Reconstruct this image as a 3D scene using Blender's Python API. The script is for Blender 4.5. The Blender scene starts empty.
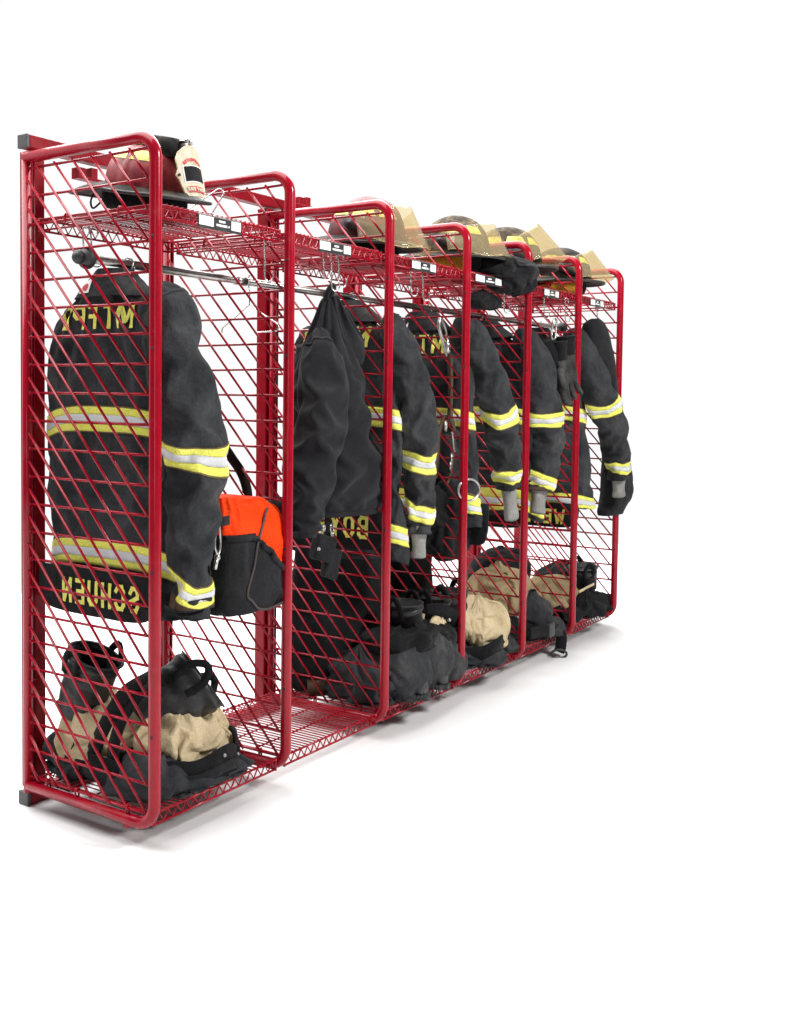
import bpy, bmesh, math, random
import numpy as np
from mathutils import Vector, Matrix, noise
from mathutils.bvhtree import BVHTree
random.seed(4)
S = bpy.context.scene
COL = S.collection
PI = math.pi
V = Vector

# ------------------------------------------------------------------ camera (fitted to the photograph)
IW, IH = 799, 1024
F, CX, CY = 1048.26, 353.66, 442.97
YAW, PITCH, ROLL = .9702, -.0452, .0108
CAM = V((-1.9397, -1.9493, 1.1539))
W, D, H = .5557, .5097, 1.8305          # bay width, depth, height
_fw = V((math.sin(YAW)*math.cos(PITCH), math.cos(YAW)*math.cos(PITCH), math.sin(PITCH)))
_r = V((math.cos(YAW), -math.sin(YAW), 0)); _u = _r.cross(_fw)
_r2 = _r*math.cos(ROLL)+_u*math.sin(ROLL); _u2 = -_r*math.sin(ROLL)+_u*math.cos(ROLL)

def P(px, py, ax, val):
    """where the line of sight through a pixel meets the plane x/y/z = val"""
    d = _fw+_r2*((px-CX)/F)-_u2*((py-CY)/F)
    i = 'xyz'.index(ax)
    return CAM+d*((val-CAM[i])/d[i])

cam = bpy.data.cameras.new('camera'); co = bpy.data.objects.new('camera', cam); COL.objects.link(co)
m = Matrix((( _r2.x, _u2.x, -_fw.x, CAM.x), (_r2.y, _u2.y, -_fw.y, CAM.y), (_r2.z, _u2.z, -_fw.z, CAM.z), (0, 0, 0, 1)))
co.matrix_world = m
cam.sensor_fit = 'HORIZONTAL'; cam.sensor_width = 36; cam.lens = F/IW*36
cam.shift_x = (IW/2-CX)/IW; cam.shift_y = (CY-IH/2)/IW
cam.clip_start = .05; cam.clip_end = 500
S.camera = co

# ------------------------------------------------------------------ materials
def newmat(name):
    m = bpy.data.materials.new(name); m.use_nodes = True
    nt = m.node_tree; b = nt.nodes['Principled BSDF']
    return m, nt, b
def nd(nt, t, **kw):
    n = nt.nodes.new(t)
    for k, v in kw.items(): setattr(n, k, v)
    return n
def tex(nt, scale, detail=4, rough=.6, vec=None):
    n = nd(nt, 'ShaderNodeTexNoise'); n.inputs['Scale'].default_value = scale
    n.inputs['Detail'].default_value = detail; n.inputs['Roughness'].default_value = rough
    if vec is not None: nt.links.new(vec, n.inputs['Vector'])
    return n
def ramp(nt, fac, stops):
    r = nd(nt, 'ShaderNodeValToRGB'); e = r.color_ramp.elements
    while len(e) < len(stops): e.new(.5)
    for q, (p, c) in zip(e, stops): q.position = p; q.color = (*c, 1)
    nt.links.new(fac, r.inputs['Fac']); return r
def mixc(nt, fac, a, b):
    x = nd(nt, 'ShaderNodeMix', data_type='RGBA')
    for s, v in ((0, fac), (6, a), (7, b)):
        if hasattr(v, 'is_output'): nt.links.new(v, x.inputs[s])
        else: x.inputs[s].default_value = v if s == 0 else (*v, 1)
    return x.outputs[2]
def bump(nt, b, h, strength=.4, dist=.002):
    n = nd(nt, 'ShaderNodeBump'); n.inputs['Strength'].default_value = strength
    n.inputs['Distance'].default_value = dist
    nt.links.new(h, n.inputs['Height']); nt.links.new(n.outputs['Normal'], b.inputs['Normal'])

def cloth(name, c1, c2, rough=.9, wscale=420, dirt=None, sheen=.04, dirtamt=.4, bs=.5):
    m, nt, b = newmat(name)
    tc = nd(nt, 'ShaderNodeTexCoord').outputs['Object']
    n1 = tex(nt, 9, 6, .65, tc); n2 = tex(nt, wscale, 2, .5, tc)
    col = ramp(nt, n1.outputs['Fac'], [(.3, c1), (.7, c2)]).outputs['Color']
    # weave speckle
    sp = ramp(nt, n2.outputs['Fac'], [(.35, (.80,)*3), (.65, (1.17,)*3)]).outputs['Color']
    mul = nd(nt, 'ShaderNodeMix', data_type='RGBA', blend_type='MULTIPLY'); mul.inputs[0].default_value = 1
    nt.links.new(col, mul.inputs[6]); nt.links.new(sp, mul.inputs[7]); col = mul.outputs[2]
    if dirt:
        n3 = tex(nt, 5.5, 8, .7, tc)
        f = ramp(nt, n3.outputs['Fac'], [(.55, (0,)*3), (.75, (dirtamt,)*3)]).outputs['Color']
        col = mixc(nt, f, col, dirt)
    nt.links.new(col, b.inputs['Base Color'])
    b.inputs['Roughness'].default_value = rough
    b.inputs['Specular IOR Level'].default_value = .05
    b.inputs['Sheen Weight'].default_value = sheen; b.inputs['Sheen Roughness'].default_value = .5
    add = nd(nt, 'ShaderNodeMath', operation='MULTIPLY_ADD'); add.inputs[1].default_value = 2.5
    n4 = tex(nt, 45, 5, .6, tc)
    nt.links.new(n4.outputs['Fac'], add.inputs[0]); nt.links.new(n2.outputs['Fac'], add.inputs[2])
    n5 = tex(nt, 16, 4, .55, tc); n5.inputs['Distortion'].default_value = .8
    add2 = nd(nt, 'ShaderNodeMath', operation='MULTIPLY_ADD'); add2.inputs[1].default_value = 8.
    nt.links.new(n5.outputs['Fac'], add2.inputs[0]); nt.links.new(add.outputs[0], add2.inputs[2])
    bump(nt, b, add2.outputs[0], bs, .0028)
    return m

def paint(name, c, rough=.35, coat=.3, var=.12, spec=.5, chips=0.):
    m, nt, b = newmat(name)
    tc = nd(nt, 'ShaderNodeTexCoord').outputs['Object']
    n1 = tex(nt, 14, 5, .6, tc)
    lo = tuple(v*(1-var) for v in c); hi = tuple(min(1, v*(1+var)) for v in c)
    col = ramp(nt, n1.outputs['Fac'], [(.3, lo), (.7, hi)]).outputs['Color']
    if chips:
        n4 = tex(nt, 75, 3, .6, tc); f = ramp(nt, n4.outputs['Fac'], [(.70, (0,)*3), (.735, (chips,)*3)]).outputs['Color']
        col = mixc(nt, f, col, (.07, .012, .012))
        n6 = tex(nt, 8, 8, .75, tc); f2 = ramp(nt, n6.outputs['Fac'], [(.56, (0,)*3), (.72, (.22,)*3)]).outputs['Color']
        col = mixc(nt, f2, col, (.34, .12, .12))
    nt.links.new(col, b.inputs['Base Color'])
    n2 = tex(nt, 30, 4, .7, tc)
    rr = ramp(nt, n2.outputs['Fac'], [(.3, (rough*.75,)*3), (.75, (min(1, rough*1.35),)*3)])
    nt.links.new(rr.outputs['Color'], b.inputs['Roughness'])
    b.inputs['Coat Weight'].default_value = coat; b.inputs['Coat Roughness'].default_value = .15
    b.inputs['Specular IOR Level'].default_value = spec
    n3 = tex(nt, 240, 2, .5, tc); bump(nt, b, n3.outputs['Fac'], .05, .0004)
    return m

def metal(name, c, rough=.2):
    m, nt, b = newmat(name)
    tc = nd(nt, 'ShaderNodeTexCoord').outputs['Object']
    n1 = tex(nt, 60, 5, .7, tc)
    nt.links.new(ramp(nt, n1.outputs['Fac'], [(.35, tuple(v*.55 for v in c)), (.6, c)]).outputs['Color'], b.inputs['Base Color'])
    b.inputs['Metallic'].default_value = 1; b.inputs['Roughness'].default_value = rough
    return m

def scuffed(name, c1, c2, c3, scale=30, rough=.55, spec=.4, c4=None):
    m, nt, b = newmat(name)
    tc = nd(nt, 'ShaderNodeTexCoord').outputs['Object']
    n1 = tex(nt, scale, 9, .72, tc)
    st = [(.36, c1), (.5, c2), (.64, c3)]
    if c4: st.append((.72, c4))
    nt.links.new(ramp(nt, n1.outputs['Fac'], st).outputs['Color'], b.inputs['Base Color'])
    b.inputs['Roughness'].default_value = rough; b.inputs['Specular IOR Level'].default_value = spec
    bump(nt, b, n1.outputs['Fac'], .3, .002)
    return m

M = {}
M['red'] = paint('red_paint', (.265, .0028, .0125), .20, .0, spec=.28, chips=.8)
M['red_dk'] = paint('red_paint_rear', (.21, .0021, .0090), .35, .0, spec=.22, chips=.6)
M['black'] = paint('black_rubber', (.022, .022, .024), .55, 0, .2)
M['hole'] = paint('black_hole', (.005, .005, .005), .9, 0)
M['chrome'] = metal('chrome_rod', (.40, .39, .375), .28)
M['wire'] = metal('bright_wire', (.8, .8, .8), .25)
M['steel'] = metal('dull_steel', (.55, .54, .52), .35)
M['coat'] = cloth('charcoal_canvas', (.0125, .0132, .0148), (.046, .0470, .0505), dirt=(.125, .115, .105), dirtamt=.45)
M['coat2'] = cloth('black_canvas', (.009, .009, .010), (.018, .018, .020), dirt=(.06, .05, .042), dirtamt=.3)
M['yoke'] = cloth('browned_canvas', (.05, .038, .034), (.085, .062, .052))
M['knit'] = cloth('hoodie_fleece', (.010, .010, .012), (.019, .019, .021), wscale=700, sheen=.06, bs=.25)
M['blk'] = cloth('black_nylon', (.005, .005, .006), (.011, .011, .012), .7, dirt=(.05, .045, .04), dirtamt=.15)
M['leather'] = scuffed('boot_leather', (.008, .008, .009), (.014, .014, .016), (.035, .035, .036), 18, .45, .35)
M['sole'] = scuffed('boot_sole', (.012, .012, .013), (.025, .025, .027), (.06, .06, .06), 40, .7, .2)
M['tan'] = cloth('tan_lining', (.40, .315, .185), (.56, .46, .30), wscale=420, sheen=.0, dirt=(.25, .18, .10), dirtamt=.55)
M['tan_shaded'] = cloth('shaded_tan_lining', (.20, .15, .08), (.34, .265, .155), wscale=420, sheen=.0, dirt=(.10, .07, .04), dirtamt=.7)  # same tan lining, darkened: shade of the far bays put into the colour
M['knitgrey'] = cloth('grey_wristlet', (.15, .147, .14), (.27, .262, .25), wscale=300, dirt=(.12, .09, .07))
M['brown'] = cloth('brown_leather_cuff', (.05, .032, .022), (.10, .065, .045), dirt=(.2, .13, .08), dirtamt=.5)
M['yellow'] = cloth('fluorescent_yellow_trim', (.60, .60, .095), (.72, .71, .15), .7, 300, sheen=0, dirt=(.36, .34, .13), dirtamt=.5, bs=.15)
M['silver'] = cloth('silver_trim', (.47, .475, .49), (.57, .575, .59), .5, 600, sheen=0, dirt=(.35, .35, .35), dirtamt=.2, bs=.15)
M['stitch'] = cloth('trim_stitching', (.06, .045, .02), (.20, .15, .07), .9, 900, sheen=0)
M['letter'] = cloth('yellow_lettering', (.60, .60, .10), (.80, .79, .20), .7, 300, sheen=0, dirt=(.2, .19, .06), dirtamt=.6, bs=.1)
M['orange'] = cloth('orange_nylon', (.66, .032, .003), (.86, .058, .007), .6, 240, sheen=0, bs=.8, dirt=(.34, .03, .01), dirtamt=.6)
M['bagblack'] = cloth('charcoal_cordura', (.010, .010, .011), (.019, .019, .021), .8, 240, bs=.35)
M['white'] = paint('white_card', (.8, .8, .78), .5, 0, .04)
M['plate'] = paint('black_plate', (.02, .02, .022), .4, .2)
M['redprint'] = paint('red_print', (.45, .03, .04), .6, 0)
M['cream'] = scuffed('cream_leather', (.36, .30, .20), (.50, .43, .31), (.58, .52, .40), 25, .55)
M['helmred'] = scuffed('worn_red_helmet', (.07, .006, .008), (.18, .014, .02), (.26, .06, .055), 24, .5, .25)
M['helmblk'] = scuffed('sooty_helmet', (.008, .008, .008), (.018, .016, .014), (.06, .045, .03), 22, .7, .12)
M['camo'] = scuffed('scorched_helmet_cover', (.012, .010, .008), (.05, .036, .024), (.15, .11, .06), 34, .8, .15, (.34, .29, .10))
M['helmdark'] = scuffed('sooty_red_helmet', (.015, .010, .010), (.06, .010, .012), (.17, .02, .025), 16, .55, .3)
M['patch'] = scuffed('yellow_helmet_patch', (.25, .24, .05), (.52, .52, .09), (.64, .62, .16), 40, .5)
M['ochre'] = cloth('ochre_liner', (.30, .15, .015), (.42, .22, .03), .8, 300)
M['greyclip'] = paint('grey_plastic', (.06, .06, .063), .5, .0, .2)
M['piping'] = paint('dark_piping', (.03, .02, .02), .6, 0)

m, nt, b = newmat('amber_visor'); M['visor'] = m
out = nt.nodes['Material Output']
tr = nd(nt, 'ShaderNodeBsdfTransparent')
tr.inputs['Color'].default_value = (.93, .875, .73, 1)
b.inputs['Base Color'].default_value = (.56, .49, .34, 1); b.inputs['Roughness'].default_value = .06
b.inputs['Specular IOR Level'].default_value = .8
mx = nd(nt, 'ShaderNodeMixShader'); b.inputs['Coat Weight'].default_value = 1; b.inputs['Coat Roughness'].default_value = .03
mx.inputs[0].default_value = .15
nt.links.new(tr.outputs[0], mx.inputs[1]); nt.links.new(b.outputs[0], mx.inputs[2]); nt.links.new(mx.outputs[0], out.inputs['Surface'])

m, nt, b = newmat('white_floor'); M['floor'] = m
tcf = nd(nt, 'ShaderNodeTexCoord').outputs['Object']
nz = tex(nt, 3, 4, .5, tcf)
nt.links.new(ramp(nt, nz.outputs['Fac'], [(.3, (.70, .70, .70)), (.7, (.72, .72, .72))]).outputs['Color'], b.inputs['Base Color'])
b.inputs['Roughness'].default_value = .5; b.inputs['Specular IOR Level'].default_value = .2

# ------------------------------------------------------------------ object helpers
ORG = {}
def link(o): COL.objects.link(o); return o
def thing(name, label, cat, loc, group=None):
    o = link(bpy.data.objects.new(name, None)); o.location = loc; o.empty_display_size = .05
    o['label'] = label; o['category'] = cat
    if group: o['group'] = group
    ORG[o.name] = V(loc); return o
def tag(o, label, cat, group=None):
    o['label'] = label; o['category'] = cat
    if group: o['group'] = group
    return o

class MB:
    """collects faces in world coordinates, builds ONE mesh object"""
    def __init__(s): s.v = []; s.f = []; s.mi = []; s.sm = []
    def add(s, vs, fs, mi=0, smooth=True):
        o = len(s.v); s.v += [V(v) for v in vs]
        for f in fs: s.f.append(tuple(i+o for i in f)); s.mi.append(mi); s.sm.append(smooth)
    def build(s, name, mats, parent=None, org=None):
        if not isinstance(mats, (list, tuple)): mats = [mats]
        if parent is not None: org = ORG[parent.name]
        if org is None:
            xs = [v.x for v in s.v]; ys = [v.y for v in s.v]; zs = [v.z for v in s.v]
            org = V(((min(xs)+max(xs))/2, (min(ys)+max(ys))/2, min(zs)))
        me = bpy.data.meshes.new(name)
        me.from_pydata([tuple(v-org) for v in s.v], [], s.f)
        for m in mats: me.materials.append(m)
        me.polygons.foreach_set('material_index', s.mi)
        me.polygons.foreach_set('use_smooth', s.sm)
        me.update()
        bm = bmesh.new(); bm.from_mesh(me); bmesh.ops.recalc_face_normals(bm, faces=bm.faces); bm.to_mesh(me); bm.free()
        o = link(bpy.data.objects.new(name, me)); ORG[o.name] = V(org)
        if parent is None: o.location = org
        else: o.parent = parent
        return o
    # --- shapes
    def box(s, a, b, mi=0, bev=0.0):
        a = V(a); b = V(b); lo = V(map(min, a, b)); hi = V(map(max, a, b))
        bm = bmesh.new(); bmesh.ops.create_cube(bm, size=1)
        for v in bm.verts: v.co = V((lo[i]+(v.co[i]+.5)*(hi[i]-lo[i]) for i in range(3)))
        if bev: bmesh.ops.bevel(bm, geom=bm.edges[:], offset=bev, segments=2, affect='EDGES', profile=.5)
        bm.verts.ensure_lookup_table()
        s.add([v.co for v in bm.verts], [[v.index for v in f.verts] for f in bm.faces], mi, False); bm.free()
    def obox(s, c, ax, ay, az, mi=0, bev=0.0):
        """box centred at c with half axes ax, ay, az"""
        bm = bmesh.new(); bmesh.ops.create_cube(bm, size=2)
        lx, ly, lz = ax.length, ay.length, az.length
        for v in bm.verts: v.co = V((v.co.x*lx, v.co.y*ly, v.co.z*lz))
        if bev: bmesh.ops.bevel(bm, geom=bm.edges[:], offset=bev, segments=2, affect='EDGES', profile=.5)
        X, Y, Z = ax.normalized(), ay.normalized(), az.normalized()
        s.add([c+X*v.co.x+Y*v.co.y+Z*v.co.z for v in bm.verts], [[v.index for v in f.verts] for f in bm.faces], mi, False); bm.free()
    def tube(s, pts, r, seg=8, mi=0, cap=True, closed=False):
        pts = [V(p) for p in pts]; n = len(pts)
        rs = r if isinstance(r, (list, tuple)) else [r]*n
        tg = []
        for i in range(n):
            if closed: t = pts[(i+1) % n]-pts[i-1]
            else: t = pts[min(i+1, n-1)]-pts[max(i-1, 0)]
            tg.append(t.normalized())
        ref = V((0, 0, 1)) if abs(tg[0].z) < .9 else V((1, 0, 0))
        a = (ref-tg[0]*ref.dot(tg[0])).normalized()
        vs = []
        for i in range(n):
            a = (a-tg[i]*a.dot(tg[i])).normalized(); bb = tg[i].cross(a)
            for k in range(seg):
                th = 2*PI*k/seg; vs.append(pts[i]+(a*math.cos(th)+bb*math.sin(th))*rs[i])
        fs = []
        for i in range(n if closed else n-1):
            j = (i+1) % n
            for k in range(seg):
                q = (k+1) % seg; fs.append((i*seg+k, i*seg+q, j*seg+q, j*seg+k))
        if cap and not closed:
            fs.append(tuple(range(seg))[::-1]); fs.append(tuple((n-1)*seg+k for k in range(seg)))
        s.add(vs, fs, mi)
    def ball(s, c, r, mi=0, seg=12, sc=(1, 1, 1)):
        c = V(c); vs = []; fs = []; h = seg//2+1
        for i in range(h+1):
            ph = PI*i/h
            for k in range(seg):
                th = 2*PI*k/seg
                vs.append(c+V((sc[0]*math.sin(ph)*math.cos(th), sc[1]*math.sin(ph)*math.sin(th), sc[2]*math.cos(ph)))*r)
        for i in range(h):
            for k in range(seg):
                q = (k+1) % seg; fs.append((i*seg+k, (i+1)*seg+k, (i+1)*seg+q, i*seg+q))
        s.add(vs, fs, mi)
    def ribbon(s, pts, side, w, t=.002, mi=0):
        """flat strap along pts, width along side (vector or list), thickness t"""
        pts = [V(p) for p in pts]; n = len(pts); vs = []
        for i in range(n):
            tgt = (pts[min(i+1, n-1)]-pts[max(i-1, 0)]).normalized()
            sd = V(side[i]) if isinstance(side, list) else V(side)
            sd = (sd-tgt*sd.dot(tgt)).normalized(); nn = tgt.cross(sd)
            for a, b in ((-1, -1), (1, -1), (1, 1), (-1, 1)): vs.append(pts[i]+sd*(a*w/2)+nn*(b*t/2))
        fs = []
        for i in range(n-1):
            for k in range(4): q = (k+1) % 4; fs.append((i*4+k, i*4+q, i*4+4+q, i*4+4+k))
        fs += [(3, 2, 1, 0), tuple((n-1)*4+k for k in range(4))]
        s.add(vs, fs, mi)
    def plate(s, outline, c, ax, ay, t, mi=0, fn=None):
        """flat outline (list of 2D) extruded by t, at c with axes ax, ay; fn bends"""
        n = len(outline); nn = ax.cross(ay).normalized(); vs = []
        cen = (sum(p[0] for p in outline)/n, sum(p[1] for p in outline)/n)
        for k in (0, 1):
            for sc in (1, .5, 0):
                for (x, y) in outline:
                    x2 = cen[0]+(x-cen[0])*sc; y2 = cen[1]+(y-cen[1])*sc
                    p = c+ax*x2+ay*y2+nn*(k*t)
                    if fn: p = p+nn*fn(x2, y2)
                    vs.append(p)
        fs = []
        for k in (0, 1):
            o = k*3*n
            for rr in (0, 1):
                for i in range(n):
                    j = (i+1) % n; fs.append((o+rr*n+i, o+rr*n+j, o+(rr+1)*n+j, o+(rr+1)*n+i))
        for i in range(n):
            j = (i+1) % n; fs.append((i, j, 3*n+j, 3*n+i))
        s.add(vs, fs, mi, False)

def spline(pts, n):
    pts = [V(p) for p in pts]; out = []
    m = len(pts)-1
    for i in range(n):
        t = i/(n-1)*m; k = min(int(t), m-1); f = t-k
        p0 = pts[max(k-1, 0)]; p1 = pts[k]; p2 = pts[k+1]; p3 = pts[min(k+2, m)]
        out.append(.5*((2*p1)+(p2-p0)*f+(2*p0-5*p1+4*p2-p3)*f*f+(3*p1-p0-3*p2+p3)*f**3))
    return out
def cr(vals, t):
    m = len(vals)-1; x = min(max(t, 0), 1)*m; k = min(int(x), m-1); f = x-k
    p0 = vals[max(k-1, 0)]; p1 = vals[k]; p2 = vals[k+1]; p3 = vals[min(k+2, m)]
    return .5*((2*p1)+(p2-p0)*f+(2*p0-5*p1+4*p2-p3)*f*f+(3*p1-p0-3*p2+p3)*f**3)
def fillet(pts, r, n=8):
    """polyline with rounded corners"""
    pts = [V(p) for p in pts]; out = [pts[0]]
    for i in range(1, len(pts)-1):
        a = (pts[i-1]-pts[i]).normalized(); b = (pts[i+1]-pts[i]).normalized()
        half = a.angle(b)/2; d = r/math.tan(half); cen = pts[i]+(a+b).normalized()*(r/math.sin(half))
        p0 = pts[i]+a*d-cen; p1 = pts[i]+b*d-cen
        for k in range(n+1):
            q = p0.normalized().slerp(p1.normalized(), k/n)*r if p0.angle(p1) > 1e-4 else p0
            out.append(cen+q)
    out.append(pts[-1]); return out
def sstep(a, b, x):
    t = min(max((x-a)/(b-a), 0), 1); return t*t*(3-2*t)
def nz3(p, s, seed): return noise.noise(V((p.x*s+seed*7.3, p.y*s-seed*3.1, p.z*s+seed*1.7)))
def folds(p, s=7, seed=0, zs=.45, warp=.5):
    """cloth relief: slack panels meeting in creases, stretched along z"""
    q = V((p.x*s+seed*5.1, p.y*s+seed*2.3, p.z*s*zs+seed*3.7))
    q = q+noise.noise_vector(q*.7)*warp
    d = noise.voronoi(q*.62)[0]; f = min((d[1]-d[0])/.55, 1); c1 = 1-(1-f)**2
    q2 = V((q.x*1.25+q.z*.5, q.y*1.25-q.z*.35, q.z*1.1+q.x*.3+4))
    d = noise.voronoi(q2)[0]; f = min((d[1]-d[0])/.6, 1); c2 = 1-(1-f)**2
    return noise.noise(q*.45)*.75+(c1-.62)*.50+(c2-.62)*.27+noise.noise(q*3.1)*.09

class Loft:
    """closed-section surface: rings = list of dicts c, A, B, a, b, n ; pos(t,u)"""
    def __init__(s, rings, disp=None, post=None): s.R = rings; s.disp = disp; s.post = post
    def pos(s, t, u, off=0):
        R = s.R
        c = cr([r['c'] for r in R], t); A = cr([r['A'] for r in R], t).normalized(); B = cr([r['B'] for r in R], t).normalized()
        a = cr([r['a'] for r in R], t); b = cr([r['b'] for r in R], t); n = cr([r.get('n', 2.) for r in R], t)
        th = u*2*PI; cu, su = math.cos(th), math.sin(th)
        e = 2/n
        x = math.copysign(abs(cu)**e, cu)*a; y = math.copysign(abs(su)**e, su)*b
        rad = A*x+B*y
        nrm = (A*(cu*b)+B*(su*a))
        nrm = nrm.normalized() if nrm.length > 1e-9 else rad
        p = c+rad
        if s.disp: p = p+nrm*s.disp(p, t, u)
        p = p+nrm*off
        if s.post: p = s.post(p, t, u)
        return p
    def mesh(s, mb, nt, nu, t0=0, t1=1, off=0, mi=0, cap0=False, cap1=None, u0=0, u1=1):
        full = (u1-u0) >= .999; cols = nu if full else nu+1
        vs = []
        for i in range(nt+1):
            t = t0+(t1-t0)*i/nt
            for k in range(cols): vs.append(s.pos(t, u0+(u1-u0)*k/nu, off))
        fs = []
        for i in range(nt):
            for k in range(nu):
                q = (k+1) % cols; fs.append((i*cols+k, i*cols+q, (i+1)*cols+q, (i+1)*cols+k))
        o = len(vs)
        if cap0:
            c = sum((vs[k] for k in range(cols)), V((0, 0, 0)))/cols; vs.append(c)
            for k in range(nu): fs.append((len(vs)-1, (k+1) % cols, k))
        if cap1 is not None:       # turn the edge inward, then close some way inside
            base = nt*cols; c = sum((vs[base+k] for k in range(cols)), V((0, 0, 0)))/cols
            back = (s.pos(max(t1-.05, 0), 0)+s.pos(max(t1-.05, 0), .5))/2-(s.pos(t1, 0)+s.pos(t1, .5))/2
            back = back.normalized()*cap1 if back.length > 1e-9 else V((0, 0, cap1))
            o2 = len(vs)
            for k in range(cols): vs.append(vs[base+k]+(c-vs[base+k])*.06)
            for k in range(cols): vs.append(vs[base+k]+(c-vs[base+k])*.14+back)
            vs.append(c+back)
            for k in range(nu):
                q = (k+1) % cols
                fs.append((base+k, base+q, o2+q, o2+k)); fs.append((o2+k, o2+q, o2+cols+q, o2+cols+k))
                fs.append((o2+cols+k, o2+cols+q, len(vs)-1))
        mb.add(vs, fs, mi)
    def band(s, mb, t0, t1, nu, off=.003, mi=0, nt=3, u0=0, u1=1, skew=0.):
        """raised strip lying on the surface, with turned-down edges"""
        full = (u1-u0) >= .999; cols = nu if full else nu+1
        ts = [(t0, 0)]+[(t0+(t1-t0)*i/nt, off) for i in range(nt+1)]+[(t1, 0)]
        sk = skew if callable(skew) else (lambda u: -skew*math.sin(2*PI*u))
        vs = [s.pos(t+sk(u0+(u1-u0)*k/nu), u0+(u1-u0)*k/nu, o) for (t, o) in ts for k in range(cols)]
        fs = []
        for i in range(len(ts)-1):
            for k in range(nu):
                q = (k+1) % cols; fs.append((i*cols+k, i*cols+q, (i+1)*cols+q, (i+1)*cols+k))
        mb.add(vs, fs, mi)

class GridSurf(Loft):
    """a loft whose cloth has been relaxed: positions come from a grid (rows t, columns u)"""
    def __init__(s, base, G, N, per=True):
        s.R = base.R; s.G = G; s.N = N; s.nt = G.shape[0]-1; s.nu = G.shape[1] if per else G.shape[1]-1; s.disp = None; s.post = None
    def pos(s, t, u, off=0):
        x = min(max(t, 0), 1)*s.nt; i = min(int(x), s.nt-1); f = x-i
        y = (u % 1.0)*s.nu; k = int(y) % s.nu; g = y-int(y); k2 = (k+1) % s.nu
        G = s.G; a = (G[i, k]*(1-g)+G[i, k2]*g)*(1-f)+(G[i+1, k]*(1-g)+G[i+1, k2]*g)*f
        if off:
            N = s.N; n = (N[i, k]*(1-g)+N[i, k2]*g)*(1-f)+(N[i+1, k]*(1-g)+N[i+1, k2]*g)*f
            a = a+n*(off/max(np.linalg.norm(n), 1e-9))
        return V(a)
    def mesh(s, mb, nt=None, nu=None, **k): Loft.mesh(s, mb, s.nt, s.nu, **k)
def grid_normals(G):
    dt = np.gradient(G, axis=0); du = np.roll(G, -1, 1)-np.roll(G, 1, 1)
    n = np.cross(dt, du); return n/np.maximum(np.linalg.norm(n, axis=2, keepdims=True), 1e-9)
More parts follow.
